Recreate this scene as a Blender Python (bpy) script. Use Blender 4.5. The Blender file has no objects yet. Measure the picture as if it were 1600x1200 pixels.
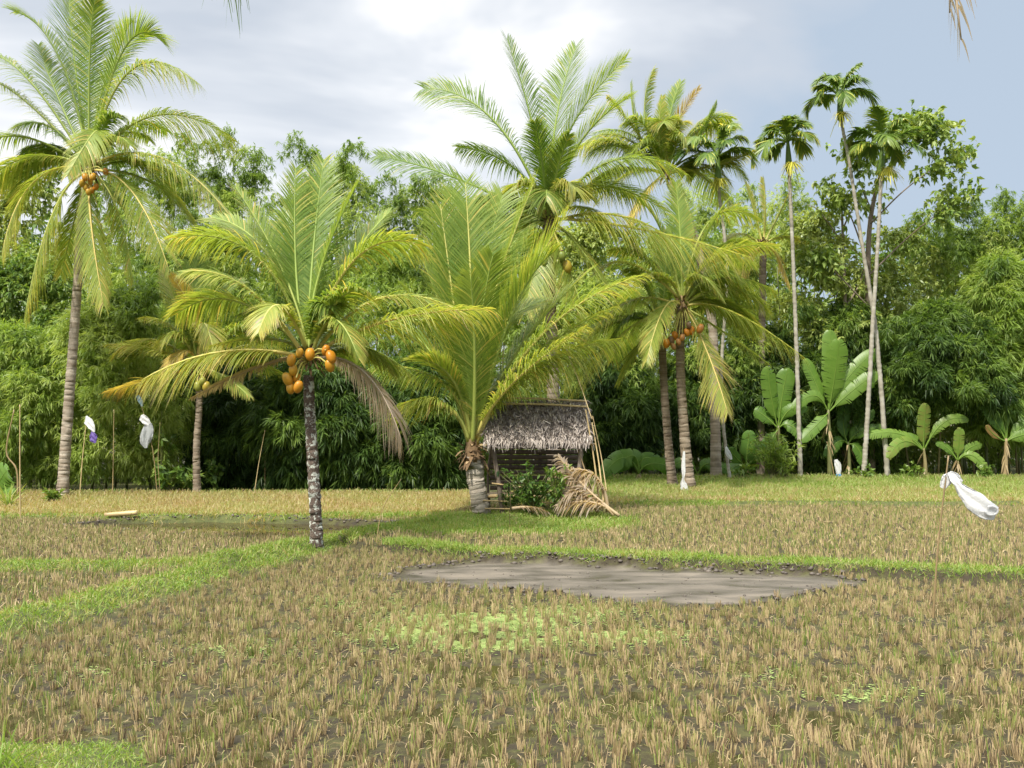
import bpy, math
import numpy as np
rng = np.random.default_rng(11)
R = math.radians
S = bpy.context.scene
COL = S.collection
# ------------------------------------------------------------------ camera
F = 1555.6
PITCH = math.atan(90 / F)
CZ = 2.6
cam_d = bpy.data.cameras.new('camera'); cam = bpy.data.objects.new('camera', cam_d); COL.objects.link(cam)
cam_d.sensor_width = 36; cam_d.lens = 35; cam_d.clip_end = 3000; cam_d.clip_start = 0.1
cam.location = (0, 0, CZ); cam.rotation_euler = (math.pi / 2 + PITCH, 0, 0)
S.camera = cam
# ------------------------------------------------------------------ light
SUN_EL, SUN_AZ = R(53), R(-152)     # azimuth measured from +Y (view direction) towards +X
S.view_settings.view_transform = 'Standard'; S.view_settings.look = 'None'
S.view_settings.exposure = 0.52; S.view_settings.gamma = 1.0
w = bpy.data.worlds.new('World'); S.world = w; w.use_nodes = True
nt = w.node_tree; N = nt.nodes; L = nt.links
for n in list(N): N.remove(n)
out = N.new('ShaderNodeOutputWorld'); bg = N.new('ShaderNodeBackground'); bg.inputs['Strength'].default_value = 0.1
sky = N.new('ShaderNodeTexSky'); sky.sky_type = 'NISHITA'; sky.sun_disc = False
sky.sun_elevation = SUN_EL; sky.sun_rotation = SUN_AZ
tc = N.new('ShaderNodeTexCoord'); mp = N.new('ShaderNodeMapping'); mp.inputs['Scale'].default_value = (1.0, 1.0, 2.4)
mp.inputs['Location'].default_value = (0.35, 0.0, 0.1)
no = N.new('ShaderNodeTexNoise'); no.inputs['Scale'].default_value = 2.1; no.inputs['Detail'].default_value = 5; no.inputs['Roughness'].default_value = .5
no.inputs['Distortion'].default_value = .35
L.new(tc.outputs['Generated'], mp.inputs['Vector']); L.new(mp.outputs[0], no.inputs['Vector'])
sep = N.new('ShaderNodeSeparateXYZ'); L.new(tc.outputs['Generated'], sep.inputs[0])
def math_node(op, a, b):
    m = N.new('ShaderNodeMath'); m.operation = op
    for i, v in enumerate((a, b)):
        if isinstance(v, (int, float)): m.inputs[i].default_value = v
        else: L.new(v, m.inputs[i])
    return m.outputs[0]
f1 = math_node('MULTIPLY', sep.outputs[0], -0.34)
f2 = math_node('MULTIPLY', sep.outputs[2], 0.75)
fac = math_node('ADD', math_node('ADD', math_node('ADD', math_node('MULTIPLY', no.outputs['Fac'], 2.2), -.68), f1), f2)
rp = N.new('ShaderNodeValToRGB'); L.new(fac, rp.inputs[0])
e = rp.color_ramp.elements
e[0].position = .38; e[0].color = (.47, .56, .67, 1)
e[1].position = .90; e[1].color = (1.0, 1.0, 1.0, 1)
m_ = e.new(.60); m_.color = (.58, .63, .70, 1)
m_ = e.new(.80); m_.color = (.80, .83, .87, 1)
sc_ = N.new('ShaderNodeVectorMath'); sc_.operation = 'SCALE'; zen = N.new('ShaderNodeMapRange'); zen.interpolation_type = 'SMOOTHSTEP'; L.new(sep.outputs[2], zen.inputs[0])   # overcast sky, brightened overhead beyond the view to add fill light
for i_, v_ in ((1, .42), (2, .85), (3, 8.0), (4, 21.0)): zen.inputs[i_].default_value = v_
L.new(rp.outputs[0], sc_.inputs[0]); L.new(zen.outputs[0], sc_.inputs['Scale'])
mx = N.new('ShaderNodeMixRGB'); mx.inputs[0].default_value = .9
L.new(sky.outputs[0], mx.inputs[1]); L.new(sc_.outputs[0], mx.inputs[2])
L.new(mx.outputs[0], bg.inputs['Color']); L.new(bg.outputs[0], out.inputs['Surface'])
sd = bpy.data.lights.new('sun', 'SUN'); sd.energy = 4.0; sd.angle = R(3); sd.color = (1.0, .95, .84)
sun = bpy.data.objects.new('sun', sd); COL.objects.link(sun)
sun.rotation_euler = (math.pi / 2 - SUN_EL, 0, math.pi - SUN_AZ)
sun.location = (0, 0, 60)
# ------------------------------------------------------------------ helpers
def nrm(v):
    v = np.asarray(v, float); return v / np.maximum(np.linalg.norm(v, axis=-1, keepdims=True), 1e-9)
def U(px, py, depth):
    """world point on the vertical plane y = depth that the photograph shows at pixel px, py"""
    ca, sa = math.cos(PITCH), math.sin(PITCH)
    a = (px - 800) / F; b = (600 - py) / F
    d = np.array([a, ca - sa * b, sa + ca * b]); return np.array([0, 0, CZ]) + d * (depth / d[1])
def sst(x):
    x = np.clip(x, 0, 1); return x * x * (3 - 2 * x)
def wob(x, y, s, k=0):
    return (np.sin(x * s * 1.3 + 1.7 * k + 1.1 * np.sin(y * s * .9 + k)) + np.sin(y * s * 1.1 + 2.3 * k + 1.3 * np.sin(x * s * .7 + 2 * k))
            + .6 * np.sin((x + y) * s * 2.1 + k) + .6 * np.sin((x - y) * s * 1.9 + 3 * k)) / 3.2
class MB:
    """collects quads, then links them as one mesh object"""
    def __init__(s): s.v = []; s.f = []; s.t = []; s.m = []; s.n = 0
    def add(s, v, f, tone=0., mat=0):
        v = np.asarray(v, float).reshape(-1, 3); f = np.asarray(f, int).reshape(-1, 4)
        s.v.append(v); s.f.append(f + s.n); s.n += len(v)
        s.t.append(np.broadcast_to(np.asarray(tone, float).reshape(-1), (len(v),)) if np.size(tone) != 1 else np.full(len(v), float(np.ravel(tone)[0])))
        s.m.append(np.full(len(f), mat, int)); return s
    def build(s, name, mats, parent=None, smooth=False, origin=None):
        v = np.concatenate(s.v); f = np.concatenate(s.f); t = np.concatenate(s.t); m = np.concatenate(s.m)
        o0 = np.zeros(3)
        if parent is not None: o0 = np.array(ORI.get(parent.name, (0, 0, 0)))
        elif origin is not None: o0 = np.asarray(origin, float)
        v = v - o0
        me = bpy.data.meshes.new(name)
        me.vertices.add(len(v)); me.vertices.foreach_set('co', v.astype(np.float32).ravel())
        me.loops.add(len(f) * 4); me.loops.foreach_set('vertex_index', f.astype(np.int32).ravel())
        me.polygons.add(len(f)); me.polygons.foreach_set('loop_start', np.arange(0, len(f) * 4, 4, dtype=np.int32))
        me.polygons.foreach_set('material_index', m.astype(np.int32))
        if smooth: me.polygons.foreach_set('use_smooth', np.ones(len(f), bool))
        a = me.attributes.new('tone', 'FLOAT', 'POINT'); a.data.foreach_set('value', t.astype(np.float32))
        me.update(calc_edges=True); me.validate()
        for mt in (mats if isinstance(mats, (list, tuple)) else [mats]): me.materials.append(mt)
        o = bpy.data.objects.new(name, me); COL.objects.link(o)
        if parent is not None: o.parent = parent; ORI[o.name] = tuple(o0)
        else: o.location = o0; ORI[o.name] = tuple(o0)
        return o
ORI = {}
def thing(name, label, cat, loc, group=None):
    o = bpy.data.objects.new(name, None); COL.objects.link(o); o.empty_display_size = .3
    o.location = loc; ORI[o.name] = tuple(loc); o['label'] = label; o['category'] = cat
    if group: o['group'] = group
    return o
def tag(o, label, cat, group=None, kind=None):
    o['label'] = label; o['category'] = cat
    if group: o['group'] = group
    if kind: o['kind'] = kind
    return o
def tube(mb, pts, rad, k=8, tone=0., mat=0, cap=True):
    pts = np.asarray(pts, float); n = len(pts); rad = np.broadcast_to(np.asarray(rad, float), (n,)).copy()
    tone = np.broadcast_to(np.asarray(tone, float), (n,))
    if cap:
        pts = np.concatenate([pts[:1], pts, pts[-1:]]); rad = np.concatenate([[rad[0] * .02], rad, [rad[-1] * .02]]); tone = np.concatenate([tone[:1], tone, tone[-1:]]); n += 2
    tg = nrm(np.gradient(pts, axis=0))
    if cap: tg[0] = tg[2]; tg[1] = tg[2]; tg[-1] = tg[-3]; tg[-2] = tg[-3]
    ref = np.array([0, 1., 0]) if abs(tg[n // 2][1]) < .8 else np.array([1., 0, 0])
    a = nrm(np.cross(tg, ref)); b = np.cross(tg, a)
    th = np.arange(k) * 2 * math.pi / k
    v = pts[:, None] + rad[:, None, None] * (a[:, None] * np.cos(th)[None, :, None] + b[:, None] * np.sin(th)[None, :, None])
    i = np.arange(n - 1)[:, None] * k; j = np.arange(k)[None]; j2 = (j + 1) % k
    f = np.stack([i + j, i + j2, i + k + j2, i + k + j], -1)
    mb.add(v, f, np.repeat(tone, k), mat); return mb
def curve(pts, n):
    """smooth interpolation through points (Catmull-Rom)"""
    p = np.asarray(pts, float)
    if len(p) == 2: return p[0] + (p[1] - p[0]) * np.linspace(0, 1, n)[:, None]
    q = np.concatenate([[2 * p[0] - p[1]], p, [2 * p[-1] - p[-2]]])
    u = np.linspace(0, len(p) - 1 - 1e-6, n); i = u.astype(int); t = (u - i)[:, None]
    p0, p1, p2, p3 = q[i], q[i + 1], q[i + 2], q[i + 3]
    return .5 * ((2 * p1) + (-p0 + p2) * t + (2 * p0 - 5 * p1 + 4 * p2 - p3) * t ** 2 + (-p0 + 3 * p1 - 3 * p2 + p3) * t ** 3)
def strips(mb, base, d, side, ln, wd, droop, seg=3, tone=0., mat=0, tip=.15, tipt=0.):
    """many narrow blades at once; each a strip of seg quads that bends down under its weight"""
    n = len(base); s = np.linspace(0, 1, seg + 1)
    ln = np.broadcast_to(ln, (n,)); wd = np.broadcast_to(wd, (n,)); droop = np.broadcast_to(droop, (n,)); tone = np.broadcast_to(tone, (n,))
    c = base[:, None] + d[:, None] * (ln[:, None] * s)[..., None]
    c[..., 2] -= (droop * ln)[:, None] * s[None] ** 2
    prof = np.where(s < .35, .6 + .4 * s / .35, 1 - (1 - tip) * ((s - .35) / .65) ** 1.5)
    h = side[:, None] * (wd[:, None] * prof * .5)[..., None]
    v = np.stack([c - h, c + h], 2)
    i = (np.arange(n) * (seg + 1) * 2)[:, None] + np.arange(seg)[None] * 2
    f = np.stack([i, i + 1, i + 3, i + 2], -1)
    tt = tone[:, None, None] + tipt * (s ** 2)[None, :, None] + np.zeros((1, 1, 2))
    mb.add(v, f, tt.ravel(), mat); return mb
def sprays(mb, c, axis, n, ln, wd, spread, droop, tone, mat=0):
    """fans of n leaves from every point c"""
    m = len(c); d = nrm(axis[:, None] + spread * rng.standard_normal((m, n, 3)))
    l = ln * (.6 + .6 * rng.random((m, n)))[..., None]
    pr = nrm(np.cross(d, rng.standard_normal((m, n, 3)) * .6 + np.array([0, 0, 1.])))
    b = np.repeat(c[:, None], n, 1); z = np.array([0, 0, 1.])
    mid = b + d * l * .42 - z * droop * l * .12; tp = b + d * l - z * droop * l
    v = np.stack([b, mid + pr * wd * .5 * l / ln, tp, mid - pr * wd * .5 * l / ln], 2)
    f = np.arange(m * n * 4).reshape(-1, 4)
    t = np.broadcast_to(np.asarray(tone, float).reshape(-1, 1), (m, n)) + .07 * rng.standard_normal((m, n))
    mb.add(v, f, np.repeat(t.ravel(), 4), mat); return mb
# ------------------------------------------------------------------ materials
def mat_new(name):
    m = bpy.data.materials.new(name); m.use_nodes = True; nt = m.node_tree
    for n in list(nt.nodes): nt.nodes.remove(n)
    o = nt.nodes.new('ShaderNodeOutputMaterial'); p = nt.nodes.new('ShaderNodeBsdfPrincipled'); nt.links.new(p.outputs[0], o.inputs[0])
    return m, nt, p, o
def ramp(nt, stops):
    r = nt.nodes.new('ShaderNodeValToRGB'); e = r.color_ramp.elements
    while len(e) > 1: e.remove(e[-1])
    e[0].position = stops[0][0]; e[0].color = (*stops[0][1], 1)
    for p, c in stops[1:]: x = e.new(p); x.color = (*c, 1)
    return r
def tone_mat(name, stops, trans=0., rough=.5, nscale=0., namp=0., bump=0., spec=.4, objrand=0., tint=None):
    m, nt, p, o = mat_new(name); k = nt.links
    at = nt.nodes.new('ShaderNodeAttribute'); at.attribute_name = 'tone'; src = at.outputs['Fac']
    if nscale:
        g = nt.nodes.new('ShaderNodeNewGeometry'); nz = nt.nodes.new('ShaderNodeTexNoise'); nz.inputs['Scale'].default_value = nscale; nz.inputs['Detail'].default_value = 4
        k.new(g.outputs['Position'], nz.inputs['Vector'])
        a = nt.nodes.new('ShaderNodeMath'); a.operation = 'MULTIPLY_ADD'; k.new(nz.outputs['Fac'], a.inputs[0]); a.inputs[1].default_value = namp; 
        b = nt.nodes.new('ShaderNodeMath'); b.operation = 'SUBTRACT'; k.new(src, b.inputs[0]); b.inputs[1].default_value = namp / 2
        k.new(b.outputs[0], a.inputs[2]); src = a.outputs[0]
        if bump:
            bp = nt.nodes.new('ShaderNodeBump'); bp.inputs['Strength'].default_value = bump; bp.inputs['Distance'].default_value = .05
            k.new(nz.outputs['Fac'], bp.inputs['Height']); k.new(bp.outputs[0], p.inputs['Normal'])
    if objrand:
        oi = nt.nodes.new('ShaderNodeObjectInfo'); a = nt.nodes.new('ShaderNodeMath'); a.operation = 'MULTIPLY_ADD'
        k.new(oi.outputs['Random'], a.inputs[0]); a.inputs[1].default_value = objrand; k.new(src, a.inputs[2]); src = a.outputs[0]
    r = ramp(nt, stops); k.new(src, r.inputs[0]); k.new(r.outputs[0], p.inputs['Base Color'])
    p.inputs['Roughness'].default_value = rough; p.inputs['Specular IOR Level'].default_value = spec
    if trans:
        t = nt.nodes.new('ShaderNodeBsdfTranslucent'); mx = nt.nodes.new('ShaderNodeMixShader'); mx.inputs[0].default_value = trans
        hs = nt.nodes.new('ShaderNodeMixRGB'); hs.blend_type = 'MULTIPLY'; hs.inputs[0].default_value = 1.; hs.inputs[2].default_value = (*(tint or (1.7, 1.6, .7)), 1)
        k.new(r.outputs[0], hs.inputs[1]); k.new(hs.outputs[0], t.inputs[0])
        k.new(p.outputs[0], mx.inputs[1]); k.new(t.outputs[0], mx.inputs[2]); k.new(mx.outputs[0], o.inputs[0])
    return m
PALM_STOPS = [(0, (.06, .12, .022)), (.3, (.15, .245, .046)), (.5, (.285, .365, .075)), (.65, (.45, .45, .12)), (.8, (.62, .49, .15)), (.9, (.40, .29, .15)), (1., (.36, .29, .22))]
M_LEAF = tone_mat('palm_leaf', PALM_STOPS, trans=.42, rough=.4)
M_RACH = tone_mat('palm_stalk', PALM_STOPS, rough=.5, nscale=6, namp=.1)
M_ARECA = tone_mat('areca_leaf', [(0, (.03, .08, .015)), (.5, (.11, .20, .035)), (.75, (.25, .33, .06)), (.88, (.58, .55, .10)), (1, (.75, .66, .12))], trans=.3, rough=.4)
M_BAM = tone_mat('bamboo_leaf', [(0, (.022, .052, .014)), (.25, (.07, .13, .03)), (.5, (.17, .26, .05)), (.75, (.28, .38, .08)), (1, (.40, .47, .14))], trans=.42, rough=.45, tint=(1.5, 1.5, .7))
M_BROAD = tone_mat('broad_leaf', [(0, (.025, .065, .014)), (.5, (.12, .21, .04)), (.8, (.25, .34, .08)), (1, (.36, .42, .13))], trans=.3, rough=.38)
M_BANANA = tone_mat('banana_leaf', [(0, (.04, .11, .02)), (.5, (.11, .22, .03)), (.8, (.22, .34, .06)), (1, (.34, .22, .08))], trans=.4, rough=.38, nscale=3, namp=.15, tint=(1.3, 1.5, .6))
M_GRASS = tone_mat('grass_blade', [(0, (.10, .17, .03)), (.4, (.235, .36, .06)), (.7, (.36, .37, .14)), (.88, (.44, .38, .18)), (1, (.42, .31, .17))], trans=.35, rough=.5)
M_STRAW = tone_mat('rice_straw', [(0, (.14, .22, .035)), (.22, (.29, .28, .09)), (.4, (.52, .40, .225)), (.62, (.40, .30, .165)), (.8, (.19, .14, .08)), (1, (.095, .06, .038))], trans=.15, rough=.6, tint=(1.2, 1.1, .9))
M_CULM = tone_mat('culm', [(0, (.05, .08, .025)), (.5, (.16, .16, .06)), (1, (.30, .22, .11))], rough=.5, nscale=5, namp=.2)
M_BAMPOLE = tone_mat('dry_bamboo', [(0, (.20, .14, .07)), (.5, (.42, .31, .15)), (1, (.62, .48, .24))], rough=.45, nscale=8, namp=.35)
M_WOOD = tone_mat('weathered_wood', [(0, (.05, .04, .03)), (.5, (.17, .13, .10)), (1, (.34, .29, .23))], rough=.8, nscale=9, namp=.5, bump=.4)
M_BARK = tone_mat('palm_bark', [(0, (.07, .05, .035)), (.3, (.16, .12, .085)), (.6, (.27, .22, .165)), (1, (.42, .37, .30))], rough=.85, nscale=7, namp=.35, bump=.5, spec=.2)
M_PALE = tone_mat('areca_bark', [(0, (.14, .13, .10)), (.5, (.34, .31, .25)), (1, (.52, .50, .44))], rough=.8, nscale=6, namp=.5, bump=.3, spec=.2)
M_THATCH = tone_mat('thatch', [(0, (.07, .052, .042)), (.4, (.32, .275, .245)), (.75, (.46, .40, .355)), (1, (.56, .50, .45))], rough=.85, spec=.15)
M_NUT = tone_mat('coconut_skin', [(0, (.10, .16, .03)), (.3, (.30, .30, .05)), (.6, (.50, .235, .018)), (.8, (.50, .185, .015)), (.93, (.33, .16, .05)), (1, (.16, .10, .05))], rough=.38, nscale=9, namp=.25)
M_FIBRE = tone_mat('palm_fibre', [(0, (.07, .045, .03)), (.5, (.22, .145, .08)), (1, (.42, .30, .17))], rough=.9, nscale=12, namp=.5, spec=.1)
def lichen_bark():
    m, nt, p, o = mat_new('lichen_bark'); k = nt.links
    g = nt.nodes.new('ShaderNodeNewGeometry'); at = nt.nodes.new('ShaderNodeAttribute'); at.attribute_name = 'tone'
    n1 = nt.nodes.new('ShaderNodeTexNoise'); n1.inputs['Scale'].default_value = 8; n1.inputs['Detail'].default_value = 6; n1.inputs['Roughness'].default_value = .65
    n2 = nt.nodes.new('ShaderNodeTexNoise'); n2.inputs['Scale'].default_value = 30; n2.inputs['Detail'].default_value = 3
    k.new(g.outputs['Position'], n1.inputs['Vector']); k.new(g.outputs['Position'], n2.inputs['Vector'])
    r1 = ramp(nt, [(.52, (0, 0, 0)), (.57, (1, 1, 1))]); k.new(n1.outputs['Fac'], r1.inputs[0])
    r2 = ramp(nt, [(.3, (.05, .035, .028)), (.7, (.14, .10, .075))]); k.new(n2.outputs['Fac'], r2.inputs[0])
    mul = nt.nodes.new('ShaderNodeMath'); mul.operation = 'MULTIPLY'; k.new(r1.outputs[0], mul.inputs[0]); k.new(at.outputs['Fac'], mul.inputs[1])
    mx = nt.nodes.new('ShaderNodeMixRGB'); k.new(mul.outputs[0], mx.inputs[0]); k.new(r2.outputs[0], mx.inputs[1]); mx.inputs[2].default_value = (.50, .52, .46, 1)
    k.new(mx.outputs[0], p.inputs['Base Color']); p.inputs['Roughness'].default_value = .9
    bp = nt.nodes.new('ShaderNodeBump'); bp.inputs['Strength'].default_value = .5; bp.inputs['Distance'].default_value = .03; k.new(n2.outputs['Fac'], bp.inputs['Height']); k.new(bp.outputs[0], p.inputs['Normal'])
    return m
M_LICHEN = lichen_bark()
def plastic(name, col, tr=.35):
    m, nt, p, o = mat_new(name); k = nt.links
    p.inputs['Base Color'].default_value = (*col, 1); p.inputs['Roughness'].default_value = .35
    t = nt.nodes.new('ShaderNodeBsdfTranslucent'); t.inputs[0].default_value = (*col, 1)
    g = nt.nodes.new('ShaderNodeNewGeometry'); nz = nt.nodes.new('ShaderNodeTexNoise'); nz.inputs['Scale'].default_value = 11; nz.inputs['Detail'].default_value = 3; nz.inputs['Distortion'].default_value = 1.2
    k.new(g.outputs['Position'], nz.inputs['Vector'])
    bp = nt.nodes.new('ShaderNodeBump'); bp.inputs['Strength'].default_value = .4; bp.inputs['Distance'].default_value = .04; k.new(nz.outputs['Fac'], bp.inputs['Height'])
    k.new(bp.outputs[0], p.inputs['Normal']); k.new(bp.outputs[0], t.inputs['Normal'])
    mx = nt.nodes.new('ShaderNodeMixShader'); mx.inputs[0].default_value = tr
    k.new(p.outputs[0], mx.inputs[1]); k.new(t.outputs[0], mx.inputs[2]); k.new(mx.outputs[0], o.inputs[0]); return m
M_WHITE = plastic('white_plastic', (.82, .82, .82)); M_PURPLE = plastic('purple_plastic', (.22, .15, .48)); M_BLUE = plastic('blue_plastic', (.16, .42, .74)); M_GREY = plastic('clear_plastic', (.62, .64, .65), .5)
M_PALEBLUE = plastic('pale_blue_plastic', (.30, .46, .55))
# ------------------------------------------------------------------ the lie of the land
def xD(y): return np.interp(y, [0, 8, 13.4, 15.9, 18.1, 21.2, 23.8, 26.3, 28, 33, 45, 60], [-8.6, -7.9, -6.9, -6.2, -5.8, -5.2, -4.5, -3.3, -2.3, -1.5, -1, -.5])
def yB(x): return np.interp(x, [-20, -5, -2.7, -.84, 2.64, 6.2, 9.2, 20, 40], [26, 25, 23.3, 21.7, 20.5, 19.2, 17.9, 14, 10]) + .12 * np.sin(x * 2.3) + .07 * np.sin(x * 5.1)
def yE(x): return 19.6 + .25 * np.sin(x * .9)
def yC(x): return 33 + .25 * np.sin(x * .8)
def gz0(px, py, z):
    d = (CZ - z) * F / (py - 690.0); return U(px, py, d)[:2]
POOL = np.array([gz0(px, py, 0) for px, py in [(605, 900), (655, 888), (740, 879), (860, 881), (1000, 889), (1130, 895), (1300, 903), (1335, 909), (1255, 925), (1160, 943), (1050, 943), (950, 936), (860, 926), (710, 913), (645, 909)]])
POND = np.array([gz0(px, py, .1) for px, py in [(105, 824), (190, 815), (330, 812), (500, 816), (640, 822), (655, 828), (560, 838), (420, 840), (300, 835), (200, 829)]])
def polyd(x, y, P):
    """signed distance to polygon, positive inside"""
    d = np.full(np.shape(x), 1e9); ins = np.zeros(np.shape(x), bool)
    for a, b in zip(P, np.roll(P, -1, 0)):
        e = b - a; t = np.clip(((x - a[0]) * e[0] + (y - a[1]) * e[1]) / (e @ e), 0, 1)
        d = np.minimum(d, np.hypot(x - a[0] - t * e[0], y - a[1] - t * e[1]))
        c = ((a[1] > y) != (b[1] > y)) & (x < (b[0] - a[0]) * (y - a[1]) / (b[1] - a[1] + 1e-12) + a[0]); ins ^= c
    return np.where(ins, d, -d)
def land(x, y):
    x = np.asarray(x, float); y = np.asarray(y, float)
    wob1 = .18 * wob(x, y, 1.7, 1)
    xd = xD(y); right_side = sst((x - xd) / .5 + .5)
    b = yB(x); aB = sst((y - b + wob1 * .4) / .22 + .5)
    r1 = .17 + .28 * np.clip((y - b) / 12, 0, 1); c = yC(x)
    r2 = .55 + .32 * np.clip((y - c) / 14, 0, 1)
    rt = aB * (r1 + (r2 - r1) * sst((y - c) / .6 + .5))
    l = .1 + .08 * sst((y - yE(x)) / .6 + .5) + (.05 + .28 * np.clip((y - 31.5) / 9, 0, 1)) * sst((y - 31.4) / .6 + .5)
    h = l * (1 - right_side) + rt * right_side
    gD = np.exp(-((x - xd + wob1) / .55) ** 2) * sst((31 - y) / 4)
    gB = np.exp(-((y - b - .45) / .45) ** 2) * sst((x + 3.4) / .8) * sst((x - xd) / .6)
    gE = np.exp(-((y - yE(x) - wob1) / .45) ** 2) * (1 - right_side)
    gC = np.exp(-((y - c) / .5) ** 2) * sst((x - 2.5) / 2)
    gF = np.exp(-((y - 31.7 - wob1) / .5) ** 2) * (1 - right_side)
    gL = np.exp(-((y - 40.5) / 1.2) ** 2) * (1 - right_side); gR = np.exp(-((y - 47.5) / 1.2) ** 2) * right_side
    hut = np.exp(-(((x - .6) / 3.2) ** 2 + ((y - 28.8) / 3.2) ** 2))
    pool = polyd(x + .22 * wob(x, y, 4, 3) + .06 * wob(x, y, 13, 2), y + .22 * wob(x, y, 3, 5) + .09 * wob(x, y, 11, 8), POOL); pond = polyd(x + .1 * wob(x, y, 3, 2), y + .2 * wob(x, y, 2, 6), POND)
    A = right_side * (1 - aB)
    h = h + .17 * gD + .06 * gB + .09 * gE + .10 * gC + .03 * gF + .08 * gL + .12 * gR + .14 * hut
    corner = sst((-2.2 - x - .30 * (y - 7) + wob1) / .8) * sst((9.2 - y) / 1.2)
    h = h + .08 * corner
    h = h + .035 * wob(x, y, 2.6, 4) * (1 - sst(pool / .4 + .6)) * (.4 + .6 * A) + .012 * wob(x, y, 9, 7) * (1 - sst(pool / .3 + .7))
    rim = np.exp(-((pool + .12) / .16) ** 2)
    h = h + .05 * rim * (1 + .9 * wob(x, y, 11, 2)) * A
    h = np.where(pool > -.1, h * (1 - sst((pool + .1) / .3)) + (.02) * sst((pool + .1) / .3), h)
    h = h - .28 * sst((pond + .25) / .45)
    # grassiness 0..1
    hutg = sst(1.6 * np.exp(-(((x + .1) / 4.0) ** 2 + ((y - 27.6) / 3.0) ** 2)) - .22)
    g = np.maximum.reduce([gD, gB * 1.5, gE, gC, gF, gL, gR, hutg * .9, corner])
    g = np.clip(g, 0, 1)
    return h, g, pool, pond, A, right_side
def hz(x, y): return float(land(np.array([x]), np.array([y]))[0][0])
def foot(px, py):
    """where on the land the photograph shows pixel px, py"""
    d = 20.
    for _ in range(60):
        p = U(px, py, d); z = hz(p[0], p[1]); d = .5 * d + .5 * np.clip((CZ - z) * F / max(py - 690., 8) * 1.0, 5, 70)
    p = U(px, py, d); p[2] = hz(p[0], p[1]); return p
def base_at(px, depth):
    p = U(px, 700, depth); p[2] = hz(p[0], p[1]); return p
def ground_material():
    m, nt, p, o = mat_new('soil'); k = nt.links
    at = nt.nodes.new('ShaderNodeAttribute'); at.attribute_name = 'tone'
    dr = nt.nodes.new('ShaderNodeAttribute'); dr.attribute_name = 'pool'
    g = nt.nodes.new('ShaderNodeNewGeometry')
    n1 = nt.nodes.new('ShaderNodeTexNoise'); n1.inputs['Scale'].default_value = 3.5; n1.inputs['Detail'].default_value = 8; n1.inputs['Roughness'].default_value = .65
    k.new(g.outputs['Position'], n1.inputs['Vector'])
    mud = ramp(nt, [(.3, (.022, .017, .010)), (.45, (.045, .036, .020)), (.58, (.07, .068, .026)), (.72, (.10, .10, .038))]); k.new(n1.outputs['Fac'], mud.inputs[0])
    gr = ramp(nt, [(.3, (.05, .06, .02)), (.55, (.10, .11, .035)), (.75, (.18, .15, .07))]); k.new(n1.outputs['Fac'], gr.inputs[0])
    mp = nt.nodes.new('ShaderNodeMapping'); mp.inputs['Scale'].default_value = (.55, 1.25, 1); k.new(g.outputs['Position'], mp.inputs['Vector'])
    n2 = nt.nodes.new('ShaderNodeTexNoise'); n2.inputs['Scale'].default_value = 1.3; n2.inputs['Detail'].default_value = 7; n2.inputs['Roughness'].default_value = .6; n2.inputs['Distortion'].default_value = .4; k.new(mp.outputs[0], n2.inputs['Vector'])
    pl = ramp(nt, [(.32, (.06, .052, .043)), (.5, (.12, .104, .084)), (.68, (.19, .162, .128))]); k.new(n2.outputs['Fac'], pl.inputs[0])
    m1 = nt.nodes.new('ShaderNodeMixRGB'); k.new(at.outputs['Fac'], m1.inputs[0]); k.new(mud.outputs[0], m1.inputs[1]); k.new(gr.outputs[0], m1.inputs[2])
    m2 = nt.nodes.new('ShaderNodeMixRGB'); k.new(dr.outputs['Fac'], m2.inputs[0]); k.new(m1.outputs[0], m2.inputs[1]); k.new(pl.outputs[0], m2.inputs[2])
    k.new(m2.outputs[0], p.inputs['Base Color'])
    rr = nt.nodes.new('ShaderNodeMapRange'); k.new(n1.outputs['Fac'], rr.inputs[0]); rr.inputs[1].default_value = .35; rr.inputs[2].default_value = .65; rr.inputs[3].default_value = .6; rr.inputs[4].default_value = .95; p.inputs['Specular IOR Level'].default_value = .22
    wet = nt.nodes.new('ShaderNodeMapRange'); k.new(n2.outputs['Fac'], wet.inputs[0]); wet.inputs[1].default_value = .36; wet.inputs[2].default_value = .56; wet.inputs[3].default_value = .28; wet.inputs[4].default_value = .75
    mr = nt.nodes.new('ShaderNodeMix'); k.new(dr.outputs['Fac'], mr.inputs[0]); k.new(rr.outputs[0], mr.inputs[2]); k.new(wet.outputs[0], mr.inputs[3]); k.new(mr.outputs[0], p.inputs['Roughness'])
    n3 = nt.nodes.new('ShaderNodeTexNoise'); n3.inputs['Scale'].default_value = 14; n3.inputs['Detail'].default_value = 6; k.new(g.outputs['Position'], n3.inputs['Vector'])
    ml = nt.nodes.new('ShaderNodeMath'); ml.operation = 'MULTIPLY_ADD'; k.new(dr.outputs['Fac'], ml.inputs[0]); ml.inputs[1].default_value = -.72; ml.inputs[2].default_value = .8
    bp = nt.nodes.new('ShaderNodeBump'); bp.inputs['Distance'].default_value = .06; k.new(ml.outputs[0], bp.inputs['Strength']); k.new(n3.outputs['Fac'], bp.inputs['Height']); k.new(bp.outputs[0], p.inputs['Normal'])
    return m
xs = np.concatenate([-np.geomspace(900, 36, 14), np.arange(-34, 34.01, .14), np.geomspace(36, 900, 14)])
ys = np.concatenate([[-300, -60, -15, 0, 3], np.arange(5, 52, .11), np.geomspace(53, 1500, 18)])
GX, GY = np.meshgrid(xs, ys, indexing='ij')
H, G_, PL, PN, A_, RS = land(GX, GY)
mb = MB(); nx, ny = GX.shape
idx = (np.arange(nx - 1)[:, None] * ny + np.arange(ny - 1)[None])
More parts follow.
